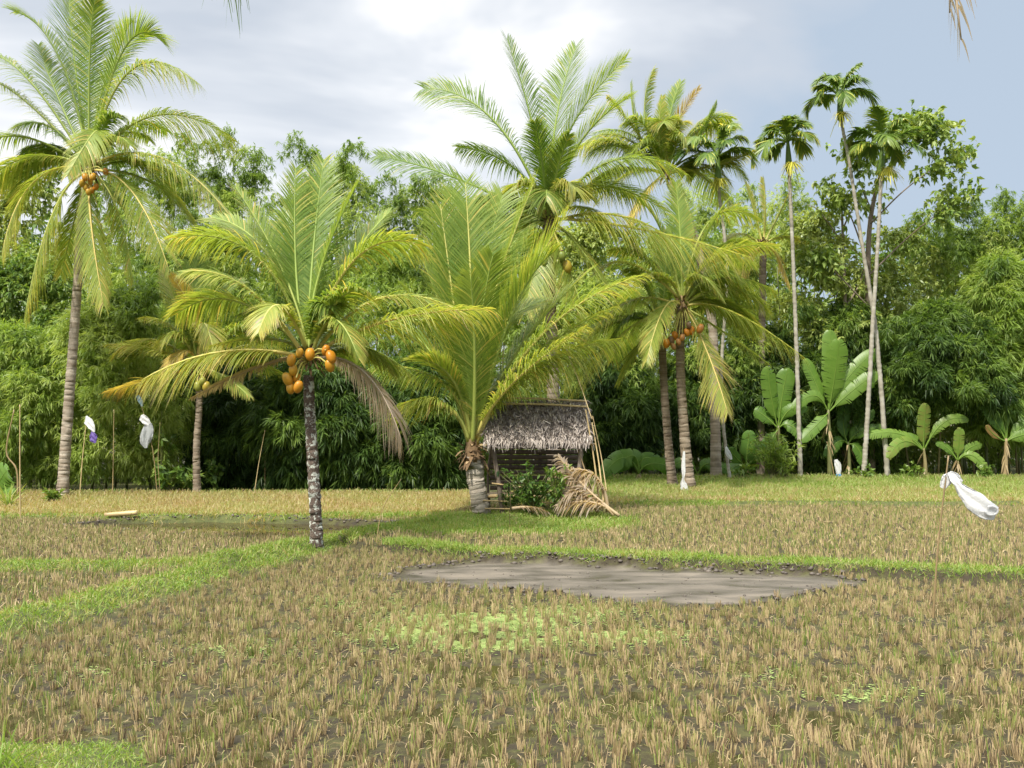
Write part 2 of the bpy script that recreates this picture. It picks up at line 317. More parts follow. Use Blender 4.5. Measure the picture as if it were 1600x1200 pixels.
mb.add(np.stack([GX, GY, H], -1), np.stack([idx, idx + ny, idx + ny + 1, idx + 1], -1), (np.clip(G_ * 1.2, 0, 1) * np.where((RS > .5) & (np.abs(GY - yB(GX)) < .28), .0, 1) + .45 * ((GY > yC(GX)) | ((GY > 31.5) & (RS < .5)))).clip(0, 1).ravel())
gnd = mb.build('ground', ground_material(), smooth=True); gnd['kind'] = 'structure'
a = gnd.data.attributes.new('pool', 'FLOAT', 'POINT'); a.data.foreach_set('value', (sst(PL / .55 + .35) * (H < .06)).astype(np.float32).ravel())
def water(name, x0, x1, y0, y1, z, col):
    m, nt, p, o = mat_new('water'); p.inputs['Base Color'].default_value = (*col, 1); p.inputs['Roughness'].default_value = .02; p.inputs['IOR'].default_value = 1.33 if z < 0 else 1.14
    g = nt.nodes.new('ShaderNodeNewGeometry'); nz = nt.nodes.new('ShaderNodeTexNoise'); nz.inputs['Scale'].default_value = 6; nt.links.new(g.outputs['Position'], nz.inputs['Vector'])
    bp = nt.nodes.new('ShaderNodeBump'); bp.inputs['Strength'].default_value = .02; bp.inputs['Distance'].default_value = .01; nt.links.new(nz.outputs['Fac'], bp.inputs['Height']); nt.links.new(bp.outputs[0], p.inputs['Normal'])
    b = MB(); b.add([(x0, y0, z), (x1, y0, z), (x1, y1, z), (x0, y1, z)], [(0, 1, 2, 3)]); w_ = b.build(name, m); w_['kind'] = 'structure'
water('water', -7.5, 12, 5, 20, -.006, (.05, .045, .02))
water('pond_water', -15, -2.2, 25, 32.2, .045, (.05, .036, .014))
hb = MB(); hx = np.linspace(-160, 160, 65); hy = np.linspace(66, 190, 30); HX, HY = np.meshgrid(hx, hy, indexing='ij')
HH = .5 + 9 * sst((HY - 68) / 70) * (1 + .25 * wob(HX, HY, .05, 1))
i_ = np.arange(64)[:, None] * 30 + np.arange(29)[None]
hb.add(np.stack([HX, HY, HH], -1), np.stack([i_, i_ + 30, i_ + 31, i_ + 1], -1), .5)
hill = hb.build('hill', tone_mat('hill_soil', [(0, (.10, .08, .04)), (1, (.16, .15, .06))], nscale=.5, namp=1.), smooth=True); hill['kind'] = 'structure'
# ------------------------------------------------------------------ palms
def frond(mb, base, mid, tip, lmax, tone, n=64, wl=.05, twist=0., droop=.55, start=.15, r0=.05, rtone=None, seg=4, dead=0., fwd=.55, ragged=.06):
    base, mid, tip = map(np.asarray, (base, mid, tip)); c = 2 * mid - .5 * (base + tip)
    t = np.linspace(0, 1, 22)[:, None]; bez = lambda t: (1 - t) ** 2 * base + 2 * t * (1 - t) * c + t * t * tip
    P = bez(t)
    tube(mb, P, r0 * (1 - t[:, 0]) ** .8 + .007, 5, np.linspace(rtone if rtone is not None else min(tone + .18, .78), (rtone or tone + .1), 22), 1)
    outv = (mid - base) * .6 + (tip - base) * .4; outv[2] = 0
    if np.linalg.norm(outv) < .25: outv = outv + np.array([.15, -.2, 0])
    outv = nrm(outv); sd = np.array([outv[1], -outv[0], 0])
    for sg in (-1, 1):
        u = np.linspace(start, .995, n) + rng.uniform(-.3, .3, n) / n * (1 - start); u = np.clip(u, 0, 1)[:, None]
        b = bez(u); tg = nrm(2 * (1 - u) * (c - base) + 2 * u * (tip - c))
        s0 = nrm(sd - tg * (tg @ sd)[:, None]); nn = np.cross(s0, tg); nn *= np.sign(nn[:, 2:3] + 1e-3 + (nn @ -outv)[:, None] * .5)
        ang = twist * u; sv = s0 * np.cos(ang) + nn * np.sin(ang); nv = nn * np.cos(ang) - s0 * np.sin(ang)
        uu = u[:, 0]; q = (uu - start) / (1 - start)
        f = fwd + .5 * q ** 2
        d = nrm(tg * f[:, None] + sg * sv * .85 + nv * .22 + rng.standard_normal((n, 3)) * ragged)
        ln = lmax * np.clip(.35 + 1.5 * q, 0, 1) * np.where(q > .55, 1 - .72 * ((q - .55) / .45) ** 1.3, 1) * rng.uniform(.85, 1.1, n)
        sw = nrm(tg - d * np.sum(tg * d, 1)[:, None])
        tn = tone + .05 * rng.standard_normal(n) + .07 * q ** 2 + (rng.random(n) < .10) * .25
        keep = rng.random(n) > dead
        strips(mb, b[keep], d[keep], sw[keep], ln[keep], wl * rng.uniform(.8, 1.2, keep.sum()), (droop * rng.uniform(.6, 1.4, n))[keep], seg, np.clip(tn[keep], 0, 1), 0, .1, .08 if tone < .4 else .14)
    return mb
def trunk_mesh(pts, r, rings=60, tone=.5, ringamp=.022, k=12, base_flare=.25):
    mb = MB(); P = curve(pts, rings * 2); s = np.linspace(0, 1, rings * 2)
    rad = np.interp(s, np.linspace(0, 1, len(r)), r) * (1 + ringamp * np.where(np.arange(rings * 2) % 2, 1, -1)) * (1 + .03 * rng.standard_normal(rings * 2))
    rad *= 1 + base_flare * np.exp(-s * 25)
    tn = tone + .075 * np.where(np.arange(rings * 2) % 2, 1, -1) + .09 * np.repeat(rng.standard_normal(rings), 2)
    P[:, :2] += .012 * rng.standard_normal((rings * 2, 2)) * .5
    tube(mb, P, rad, k, tn); return mb
def blob(mb, c, r, sq=(1, 1, 1), tone=.5, n=9, k=12, tip=.0, rotz=0, lean=(0, 0)):
    th = np.linspace(0.04, math.pi - .04, n); ph = np.arange(k) * 2 * math.pi / k + rotz
    rr = np.sin(th) ** .9; z = np.cos(th) * (1 + tip * np.cos(th)); lob = 1 + .05 * np.cos(3 * ph)
    v = np.stack([rr[:, None] * np.cos(ph) * lob * sq[0] + z[:, None] * lean[0], rr[:, None] * np.sin(ph) * lob * sq[1] + z[:, None] * lean[1], z[:, None] * sq[2] + 0 * ph[None]], -1) * r + np.asarray(c)
    i = np.arange(n - 1)[:, None] * k; j = np.arange(k)[None]; j2 = (j + 1) % k
    mb.add(v, np.stack([i + j, i + j2, i + k + j2, i + k + j], -1), tone); return mb
def crown_fibre(mb, c, r, n=60, ln=.5, tone=.5):
    az = rng.uniform(0, 2 * math.pi, n); el = rng.uniform(-.6, 1.1, n)
    d = np.stack([np.cos(az) * np.cos(el), np.sin(az) * np.cos(el), np.sin(el)], 1)
    b = np.asarray(c) + d * r * .5 * np.array([1, 1, 1.6]) + rng.standard_normal((n, 3)) * np.array([.05, .05, r * .5])
    strips(mb, b, nrm(d + np.array([0, 0, .5])), nrm(np.cross(d, [0, 0, 1.]) + 1e-3), ln * rng.uniform(.4, 1, n), .09, rng.uniform(.3, 1.3, n), 3, tone + .25 * rng.standard_normal(n), 0, .2); return mb
def palm(label, depth, trunk_px, trunk_w, crown, fronds, nuts=(), nut_r=.15, nut_tone=.65, lm=.22, bark=None, rings=70, tone_tr=.5, wl=.037, name='coconut_palm', nleaf=135, foot_at=None, group='coconut palms', extra=9, etone=.32, elen=3.2, r0=.05, fibre=.26, rspread=.12, flare=.25, droop=.5):
    b = foot_at if foot_at is not None else U(*trunk_px[0], depth)
    t = thing(name, label, 'palm tree', b, group)
    pts = [b - np.array([0, 0, .15])] + [U(x, y, depth) for x, y in trunk_px[1:]]
    trunk_mesh(pts, np.array(trunk_w) * depth / F / 2, rings, tone_tr, k=14, base_flare=flare).build('trunk', bark or M_BARK, t, smooth=False)
    C = U(*crown, depth)
    if fibre: mb = MB(); crown_fibre(mb, C, fibre, 70, fibre * 1.9); mb.build('crown_fibre', M_FIBRE, t)
    for fr in fronds:
        (mx_, my), (tx, ty), dd, tn = fr[:4]; kw = fr[4] if len(fr) > 4 else {}
        tip = U(tx, ty, depth + dd); mid = U(mx_, my, depth + dd * .5)
        ln = np.linalg.norm(mid - C) + np.linalg.norm(tip - mid)
        bs = C + nrm(mid - C) * rspread + np.array([0, 0, rng.uniform(-.1, .15)])
        mb = MB(); k2 = dict(twist=rng.uniform(-.5, .5), droop=droop, wl=wl, n=nleaf, r0=r0); k2.update(kw)
        dx_, dy_ = tx - crown[0], crown[1] - ty
        if dy_ > 60 and abs(dx_) < .75 * dy_: k2.update(droop=.22, fwd=.85, wl=wl * .9, ragged=.04)
        frond(mb, bs, mid, tip, k2.pop('lm', lm) * ln, tn * (.86 if tn < .55 else .8 if tn < .7 else 1) + rng.uniform(-.03, .03), **k2)
        mb.build('frond', [M_LEAF, M_RACH], t)
    for i in range(extra):
        az = rng.uniform(0, 2 * math.pi); el = rng.uniform(.05, 1.05); ln = 185 * depth / F * rng.uniform(.8, 1.15)
        o = np.array([math.cos(az), math.sin(az) * .8 + .5, 0])
        mid = C + (o * math.cos(el) + np.array([0, 0, math.sin(el)])) * ln * .5
        tip = C + o * ln * (math.cos(el) * .5 + .35) + np.array([0, 0, ln * (math.sin(el) - .32)])
        mb = MB(); frond(mb, C + o * rspread, mid, tip, lm * ln, etone + rng.uniform(-.08, .12), twist=rng.uniform(-.4, .4), droop=.6, wl=wl, n=nleaf, r0=r0)
        mb.build('frond', [M_LEAF, M_RACH], t)
    if nuts:
        mb = MB()
        for (x, y) in nuts:
            p = U(x, y, depth - .8 + rng.uniform(-.12, .12)); tube(mb, curve([C + np.array([0, -.1, -.1]), (C + p) / 2 + np.array([0, -.1, .1]), p], 6), .018, 5, .7)
        mb.build('fruit_stalk', M_RACH, t)
        for (x, y) in nuts:
            p = U(x, y, depth - .8 + rng.uniform(-.15, .15)); mb = MB()
            blob(mb, p, nut_r * rng.uniform(.78, 1.12), (.9, .9, 1.2), nut_tone + rng.uniform(-.2, .16), tip=-.06, rotz=rng.uniform(0, 3), lean=(rng.uniform(-.25, .25), rng.uniform(-.2, .2)))
            blob(mb, p + np.array([0, 0, nut_r * 1.02]), nut_r * .34, (1, 1, .4), 1.1, 5, 8); mb.build('coconut', M_NUT, t, smooth=True)
    return t
# tall palm on the left
P1 = foot(97, 778)
palm('tall coconut palm at the far left with a long ringed grey trunk', P1[1], [(97, 778), (103, 690), (112, 570), (120, 460), (127, 350), (138, 262)], [17.5, 16, 14.5, 13.5, 12.5, 14], (140, 262), [
    ((90, 85), (22, 18), .5, .38), ((117, 100), (108, -12), 1.5, .36), ((140, 95), (148, 0), -1., .40), ((182, 88), (207, 35), .8, .36), ((195, 75), (258, 70), -.6, .42), ((207, 108), (308, 130), -.4, .5, dict(droop=.8)),
    ((245, 180), (367, 222), .3, .47, dict(droop=.8)), ((255, 248), (365, 345), -.6, .6, dict(droop=.8, rtone=.75)), ((208, 302), (265, 425), -1.5, .6, dict(rtone=.78)), ((142, 345), (162, 478), -1.2, .55, dict(rtone=.8, lm=.15, droop=.9)),
    ((52, 285), (3, 395), -1., .6, dict(rtone=.78, droop=.8)), ((84, 330), (38, 495), -1.2, .56), ((30, 213), (-45, 242), .2, .47), ((42, 246), (-35, 300), -.4, .52, dict(droop=.8)), ((42, 160), (-30, 118), .7, .45), ((45, 125), (-25, 82), .3, .42),
    ((150, 205), (105, 275), -2.6, .52), ((222, 258), (302, 352), 1.2, .5), ((245, 290), (312, 362), 1.4, .45), ((182, 325), (208, 440), -.4, .55), ((120, 330), (95, 430), 1., .5), ((90, 150), (60, 70), 1.5, .34), ((160, 140), (190, 90), 1.8, .34), ((75, 240), (20, 330), 1.2, .44)],
    nuts=[(133, 276), (141, 284), (145, 276), (150, 292), (134, 292), (143, 297), (165, 268), (128, 286), (138, 300)], nut_r=.13, nut_tone=.68, rings=150, tone_tr=.68, foot_at=P1, lm=.235)
# short palm with lichen on its trunk
P2 = foot(495, 853)
palm('short coconut palm with a slim dark lichen spotted trunk and big orange coconuts', P2[1], [(495, 853), (493, 800), (488, 710), (484, 640), (482, 588)], [21, 19, 18, 17, 17], (482, 560), [
    ((463, 430), (462, 262), .9, .36, dict(twist=0)), ((488, 410), (506, 250), 1.3, .36, dict(twist=0)), ((500, 425), (560, 285), .6, .44), ((440, 420), (368, 292), .6, .5), ((400, 400), (272, 372), -.3, .55), ((385, 450), (285, 425), -.9, .55, dict(rtone=.75)),
    ((560, 400), (662, 385), .3, .58, dict(rtone=.75)), ((610, 500), (768, 484), -.6, .66, dict(rtone=.8, droop=.7)), ((600, 465), (742, 500), .3, .6, dict(rtone=.76)), ((530, 468), (578, 458), -1.2, .55), ((438, 478), (404, 520), -1.5, .62, dict(rtone=.7)),
    ((345, 550), (225, 592), -.3, .66, dict(rtone=.78, droop=.85)), ((370, 470), (275, 492), .5, .52), ((570, 583), (628, 690), -.6, 1.0, dict(rtone=.98, dead=.1, droop=.9)), ((400, 574), (300, 622), .5, .95, dict(rtone=.95, dead=.2, lm=.12)),
    ((420, 400), (330, 340), 1.2, .45), ((540, 420), (610, 330), 1.1, .45), ((560, 540), (650, 590), 1.1, .5, dict(droop=.8)), ((430, 530), (330, 540), 1., .5), ((475, 440), (440, 330), 1.5, .36), ((520, 500), (560, 560), -1.4, .55)],
    nuts=[(455, 562), (468, 551), (484, 553), (463, 590), (454, 606), (449, 592), (466, 604), (515, 571), (509, 547), (517, 557), (458, 578)], nut_r=.12, nut_tone=.66, bark=M_LICHEN, tone_tr=.9, rings=60, foot_at=P2, lm=.27, nleaf=115, extra=7, r0=.045, fibre=.22)
# small palm behind, brownish
palm('scrawny coconut palm with browned fronds and a thin trunk before the light green bamboo', 40.0, [(308, 766), (307, 700), (311, 640), (311, 590)], [12, 10.5, 10, 10], (311, 572), [
    ((285, 500), (255, 425), .5, .6), ((300, 490), (268, 432), -.5, .7), ((322, 490), (336, 415), .3, .45), ((245, 546), (165, 538), -.3, .62), ((240, 592), (165, 614), -.5, .7, dict(dead=.2)), ((350, 588), (390, 620), -.8, .6),
    ((270, 512), (222, 497), .2, .6), ((318, 505), (338, 565), -1.5, .66), ((355, 515), (405, 535), .3, .5), ((340, 480), (380, 440), .8, .45), ((285, 550), (250, 600), -1, .7), ((300, 470), (310, 400), .9, .4)],
    nuts=[(316, 596), (322, 603), (309, 603)], nut_r=.16, nut_tone=.3, rings=70, lm=.27, extra=8, etone=.42)
# young palm beside the hut
P4 = foot(754, 803)
palm('young coconut palm with a stout short trunk and upright fronds beside the thatched hut', P4[1], [(754, 803), (748, 775), (743, 745), (740, 715)], [29, 26, 27, 30], (738, 700), [
    ((737, 480), (727, 285), 1., .36, dict(twist=0, rtone=.68)), ((712, 500), (688, 320), .5, .42, dict(rtone=.68)), ((765, 490), (835, 285), .7, .42, dict(rtone=.68)), ((785, 520), (885, 335), -.3, .46, dict(rtone=.68)), ((695, 600), (585, 572), -.5, .45, dict(rtone=.7, droop=.7, start=.3)),
    ((845, 525), (1003, 430), -.6, .48, dict(rtone=.72)), ((800, 600), (915, 512), -1.2, .52, dict(rtone=.75)), ((700, 560), (630, 450), .6, .42), ((750, 520), (770, 400), -1.4, .42), ((790, 590), (930, 560), .9, .5, dict(droop=.8)), ((690, 630), (610, 640), -1.2, .52, dict(droop=.8, start=.3)),
    ((720, 540), (660, 500), -1.3, .45), ((765, 540), (850, 470), 1.2, .4), ((742, 560), (735, 430), -1.9, .42), ((820, 570), (960, 480), .5, .5), ((720, 470), (705, 300), 1.3, .36), ((752, 470), (785, 305), 1.2, .38), ((700, 520), (650, 385), .9, .42), ((815, 540), (925, 420), .8, .46), ((680, 560), (605, 500), .9, .46), ((800, 490), (870, 390), -.9, .44), ((830, 580), (965, 530), .2, .52, dict(droop=.8)), ((705, 590), (640, 560), -1.4, .5, dict(start=.25))],
    rings=34, foot_at=P4, lm=.29, nleaf=130, extra=0, r0=.065, fibre=0, rspread=.2, tone_tr=.85, flare=.1)
for o_ in COL.objects:
    if o_.name.startswith('coconut_palm') and o_.get('label', '').startswith('young coconut'): YP = o_
mb = MB(); sp = [U(741, 728, P4[1]), U(740, 716, P4[1]), U(738, 705, P4[1]), U(737, 685, P4[1])]
tube(mb, curve(sp, 14), np.array([.24, .26, .29, .31, .32, .31, .29, .27, .25, .22, .20, .18, .16, .14]) * (1 + .08 * rng.standard_normal(14)), 10, .35)
nn_ = 90; az_ = rng.uniform(0, 6.28, nn_); bb = curve(sp, 40)[rng.integers(0, 34, nn_)] + np.stack([np.cos(az_) * .28, np.sin(az_) * .28, 0 * az_], 1)
strips(mb, bb, nrm(np.stack([np.cos(az_) * .6, np.sin(az_) * .6, rng.uniform(-.6, 1.2, nn_)], 1)), np.stack([-np.sin(az_), np.cos(az_), 0 * az_], 1), rng.uniform(.15, .4, nn_), .12, rng.uniform(0, .8, nn_), 3, rng.uniform(.1, 1, nn_), 0, .3)
mb.build('leaf_sheath', M_FIBRE, YP)
# tall palm behind the hut
palm('tall coconut palm rising behind the hut, fronds high against the sky', 38, [(868, 735), (865, 640), (862, 520), (858, 430), (857, 345)], [24, 20, 18, 17, 17], (857, 345), [
    ((768, 185), (662, 138), .3, .30, dict(twist=1.2, droop=.3, lm=.25)), ((712, 278), (588, 243), -.3, .28, dict(twist=1.1, droop=.3, lm=.22)), ((832, 195), (792, 60), .6, .3, dict(twist=.2)), ((868, 195), (900, 72), .9, .34, dict(twist=0)), ((890, 205), (978, 92), .2, .38), ((905, 225), (987, 150), -.8, .42),
    ((955, 252), (1072, 272), -.3, .45, dict(droop=.8)), ((955, 335), (1048, 372), -.6, .6, dict(rtone=.76, droop=.8)), ((1000, 358), (1172, 402), -1., .58, dict(rtone=.74, droop=.8)), ((848, 260), (836, 190), -2.2, .24), ((790, 310), (690, 370), -.5, .4, dict(droop=.8)), ((810, 370), (760, 470), -1.2, .46),
    ((900, 380), (960, 470), -1., .5), ((800, 260), (715, 230), 1.3, .28), ((930, 290), (1040, 330), 1.4, .42), ((870, 270), (890, 210), -2, .33), ((775, 340), (650, 330), .8, .34), ((905, 300), (1010, 230), .9, .4), ((840, 400), (820, 490), -1.4, .52), ((880, 395), (915, 500), -.8, .55)],
    nuts=[(886, 416), (872, 412), (862, 420), (850, 408), (878, 400)], nut_r=.2, nut_tone=.25, lm=.28, extra=14, r0=.06, rings=110, etone=.4)
# palm pair right of the hut
palm('coconut palm with orange brown nuts and yellow drooping fronds right of the hut', 40, [(1076, 752), (1068, 660), (1063, 570), (1064, 480)], [19, 15, 14, 14], (1066, 475), [
    ((1063, 370), (1056, 285), .6, .4, dict(twist=0)), ((1110, 345), (1182, 345), .5, .48), ((1130, 435), (1212, 455), .4, .46, dict(droop=.8)), ((1145, 488), (1258, 560), -.4, .58, dict(rtone=.74, droop=.8)), ((1132, 520), (1200, 568), -.8, .56), ((1105, 550), (1137, 645), -2, .66, dict(rtone=.8)),
    ((1038, 482), (1010, 565), -2, .6, dict(rtone=.74)), ((965, 480), (882, 598), -.3, .56, dict(droop=.8, rtone=.72)), ((968, 525), (893, 618), .4, .54, dict(droop=.7)), ((985, 412), (928, 428), -.3, .55, dict(rtone=.7)), ((1000, 395), (932, 348), .4, .46), ((1035, 365), (1003, 318), .9, .44), ((1095, 385), (1140, 310), -.4, .44),
    ((1120, 400), (1215, 385), -.8, .52), ((1030, 430), (965, 445), -1, .5), ((1090, 430), (1130, 470), -1.6, .5), ((1020, 520), (960, 575), 1, .5), ((1110, 470), (1170, 520), 1.2, .45)],
    nuts=[(1054, 524), (1060, 534), (1052, 541), (1076, 508), (1073, 519), (1094, 513), (1066, 527), (1041, 536), (1048, 532), (1080, 516)], nut_r=.15, nut_tone=.93, rings=100, extra=9, lm=.24, tone_tr=.5)
palm('coconut palm with a spotted trunk leaning left beside the one with orange brown nuts', 41.5, [(1051, 753), (1044, 690), (1038, 610), (1034, 525)], [15, 13, 12, 12], (1033, 508), [
    ((990, 470), (930, 520), .3, .42), ((1010, 450), (980, 390), .5, .4), ((1040, 430), (1040, 360), .8, .38), ((1075, 460), (1120, 440), .7, .4), ((1000, 540), (965, 600), .4, .48), ((975, 500), (905, 540), .8, .42)],
    rings=90, lm=.23, tone_tr=.42)
palm('lanky old coconut palm with ragged browned fronds rising at the back', 47, [(1119, 754), (1117, 640), (1112, 500), (1085, 370), (1047, 285)], [18, 15, 14, 13, 13], (1042, 272), [
    ((1008, 185), (1022, 108), .5, .52, dict(twist=0)), ((1045, 190), (1064, 128), .3, .38), ((1055, 200), (1093, 138), -.3, .82, dict(dead=.3)), ((1092, 215), (1120, 163), .2, .34), ((1120, 258), (1178, 236), -.4, .66), ((982, 190), (950, 152), .3, .55), ((962, 222), (915, 238), -.4, .62),
    ((1088, 270), (1155, 335), -.6, .6), ((985, 270), (930, 320), -.5, .58), ((1010, 300), (985, 350), -1, .7), ((1070, 310), (1085, 370), -.9, .66), ((1000, 220), (985, 130), .8, .45), ((1110, 240), (1165, 280), .6, .4), ((1030, 220), (1035, 150), -1, .5)],
    rings=110, lm=.25, tone_tr=.62, extra=16, etone=.38)
palm('small yellowish coconut palm crown peeping out left of the slim areca palm', 50, [(1188, 752), (1190, 560), (1192, 400)], [13, 11, 11], (1192, 385), [
    ((1178, 330), (1165, 285), .3, .62), ((1196, 325), (1192, 278), .2, .66), ((1215, 340), (1235, 300), .2, .6), ((1225, 370), (1265, 380), -.3, .66), ((1160, 365), (1130, 375), -.3, .6), ((1215, 400), (1235, 450), -.7, .72), ((1170, 405), (1150, 455), -.7, .7)],
    rings=60, lm=.25, extra=0)
# palms outside the frame whose hanging tips show at the top edge
def near_palm(label, x, y, h, fronds, side):
    b = np.array([x, y, hz(x, y)]); t = thing('coconut_palm', label, 'palm tree', b, 'coconut palms')
    top = b + np.array([.2 * side, 0, h]); trunk_mesh([b - np.array([0, 0, .2]), b + np.array([.1 * side, 0, h * .5]), top], [.2, .16, .13], 60).build('trunk', M_BARK, t)
    mb = MB(); crown_fibre(mb, top, .26, 60, .5); mb.build('crown_fibre', M_FIBRE, t)
    for m, tp, tn, kw in fronds:
        mb = MB(); m = np.array(m); tp = np.array(tp); ln = np.linalg.norm(m - top) + np.linalg.norm(tp - m)
        frond(mb, top, m, tp, kw.pop('lm', .18) * ln, tn, **kw); mb.build('frond', [M_LEAF, M_RACH], t)
    for k in range(3):
        az = math.pi / 2 * (1 - side) + rng.uniform(-1.0, 1.0); o = np.array([math.cos(az), math.sin(az) - .4, 0]); el = .2 + .2 * k
        m = top + (o * math.cos(el) + np.array([0, 0, math.sin(el)])) * 2.2; tp = top + o * 3.6 + np.array([0, 0, 3.6 * (math.sin(el) - .5)])
        mb = MB(); frond(mb, top, m, tp, .75, .4, n=60); mb.build('frond', [M_LEAF, M_RACH], t)
near_palm('coconut palm mostly outside the frame, only dark leaf tips hanging in at top left', -8.6, 5.8, 7.6, [
    (U(150, -230, 8.2), U(322, -58, 8.8), .03, dict(droop=1.0, n=46, wl=.03, lm=.095))], -1)  # leaf tone set near black to stand for backlit undersides
near_palm('coconut palm mostly outside the frame, dry brown frond tip hanging at top right', 6.9, 9.8, 7.8, [
    (U(1560, -260, 9.8), U(1502, 62, 9.6), .97, dict(droop=.9, n=60, wl=.03, lm=.13, dead=.25, rtone=.95)), (U(1585, -240, 9.9), U(1484, 20, 9.9), .97, dict(droop=.9, n=50, wl=.03, lm=.13, dead=.3, rtone=.95))], 1)
# ------------------------------------------------------------------ areca palms
def areca(label, depth, px, w, crown, size, flower=(0, 0), tone=.4, seed_az=0.):
    b = base_at(px[0][0], depth); t = thing('areca_palm', label, 'palm tree', b, 'slim areca palms')
    pts = [b - np.array([0, 0, .1])] + [U(x, y, depth) for x, y in px[1:]]
    trunk_mesh(pts, np.array(w) * .72 * depth / F / 2, 70, .52, .03, 9, .15).build('trunk', M_PALE, t)
    top = pts[-1]; C = U(*crown, depth); mb = MB()
    tube(mb, curve([top, (top + C) / 2, C + (C - top) * .25], 8), [.14, .17, .17, .15, .13, .10, .07, .05], 8, .55); mb.build('crownshaft', M_ARECA, t, smooth=True)
    n = 13
    for i in range(n):
        az = seed_az + i * 2 * math.pi / n * 1.0 + rng.uniform(-.15, .15); el = [1.25, .35, .8, .1, 1.0, .25, .65, -.05, .5, 1.1, .2, .9, .45][i]; o = np.array([math.cos(az), math.sin(az), 0]); ln = size * .88 * rng.uniform(.85, 1.15)
        m = C + (o * math.cos(el) + np.array([0, 0, math.sin(el)])) * ln * .55; tp = C + o * ln * (.35 + .5 * math.cos(el)) + np.array([0, 0, ln * (1.05 * math.sin(el) - rng.uniform(.15, .55))])
        mb = MB(); frond(mb, C, m, tp,   .42 * ln, tone + .17 + .1 * rng.uniform(-1, 1), n=64, wl=.075, droop=rng.uniform(.4, .75), twist=rng.uniform(-.5, .5), ragged=.12, start=.2, r0=.035, rtone=.6, fwd=.75); mb.build('frond', [M_ARECA, M_ARECA], t)
    mb = MB(); k = 70; az = rng.uniform(0, 6.28, k); d = nrm(np.stack([np.cos(az), np.sin(az) - .5, rng.uniform(-.4, .8, k)], 1)); fc = top + np.array([flower[0], -.32, flower[1] + .08])
    strips(mb, np.repeat(fc[None], k, 0), d, nrm(np.cross(d, [0, 0, 1.])), rng.uniform(.3, .8, k), .05, rng.uniform(.5, 1.2, k), 3, rng.uniform(.8, .95, k), 0, .5); mb.build('flower_cluster', M_ARECA, t)
areca('slim areca palm standing alone left of the crossing pair, dark crown with yellow flower strands', 47, [(1250, 743), (1245, 560), (1239, 400), (1233, 268)], [10, 9, 8, 8], (1231, 222), 2.0, (.05, .25), .36, .3)
areca('tallest areca palm, its pale trunk sweeping up to the left across another trunk', 47.3, [(1386, 742), (1376, 600), (1366, 500), (1345, 370), (1328, 260), (1314, 188)], [11, 10, 9, 8, 7, 7], (1311, 150), 2.0, (-.1, .15), .3, 1.2)
areca('areca palm leaning right with a big yellow flower bunch, crossing the tallest one', 46.8, [(1348, 743), (1356, 640), (1364, 500), (1371, 390), (1377, 275)], [11, 10, 9, 8, 8], (1378, 230), 2.15, (.2, .2), .34, 2.1)
areca('areca palm with a very thin white trunk and dark crown behind the orange nut palm', 46, [(1140, 752), (1129, 650), (1128, 560), (1136, 420), (1122, 290)], [7, 7, 7, 7, 7], (1122, 245), 2.2, (0, .1), .3, .8)
# ------------------------------------------------------------------ bananas
def banana_leaf(mb, base, mid, tip, hw, normal, tone=.5, tear=.3, seg=26, fold=.18):
    base, mid, tip = map(np.asarray, (base, mid, tip)); c = 2 * mid - .5 * (base + tip)
    bez = lambda t: (1 - t) ** 2 * base + 2 * t * (1 - t) * c + t * t * tip
    tt = np.linspace(0, 1, 18)[:, None]; tube(mb, bez(tt), .035 * (1 - tt[:, 0]) + .008, 5, .78)
    s = np.linspace(.14, 1, seg + 1); n = nrm(normal)
    for sg in (-1, 1):
        gap = 0.
        for a, b in zip(s[:-1], s[1:]):
            q = [(x - .14) / .86 for x in (a, b)]
            wv = [hw * min(1, .25 + 3.2 * x) * (1 - max(0, (x - .72) / .28) ** 2.2 * .93) for x in q]
            torn = rng.random() < tear; sh = rng.uniform(.0, .014) if torn else 0.; dz = rng.uniform(0, .25) * hw if torn else 0
            V = []
            for u, wd, off in ((a, wv[0], sh), (b, wv[1], -sh)):
                for k, fr in enumerate((0, .5, 1.)):
                    uu = np.array([[min(max(u + off * fr + .04 * fr, 0), 1)]]); p = bez(np.array([[u]]))[0]; p2 = bez(uu)[0]
                    tg = nrm(2 * (1 - u) * (c - base) + 2 * u * (tip - c)); sd = nrm(np.cross(tg, n)); nn = np.cross(sd, tg)
                    V.append(p + (p2 - p) + sg * sd * wd * fr + nn * hw * (fold * fr - .35 * fr ** 2) - np.array([0, 0, dz * fr ** 2]))
            mb.add(V, [(0, 1, 4, 3), (1, 2, 5, 4)], tone + rng.uniform(-.04, .04))
    return mb
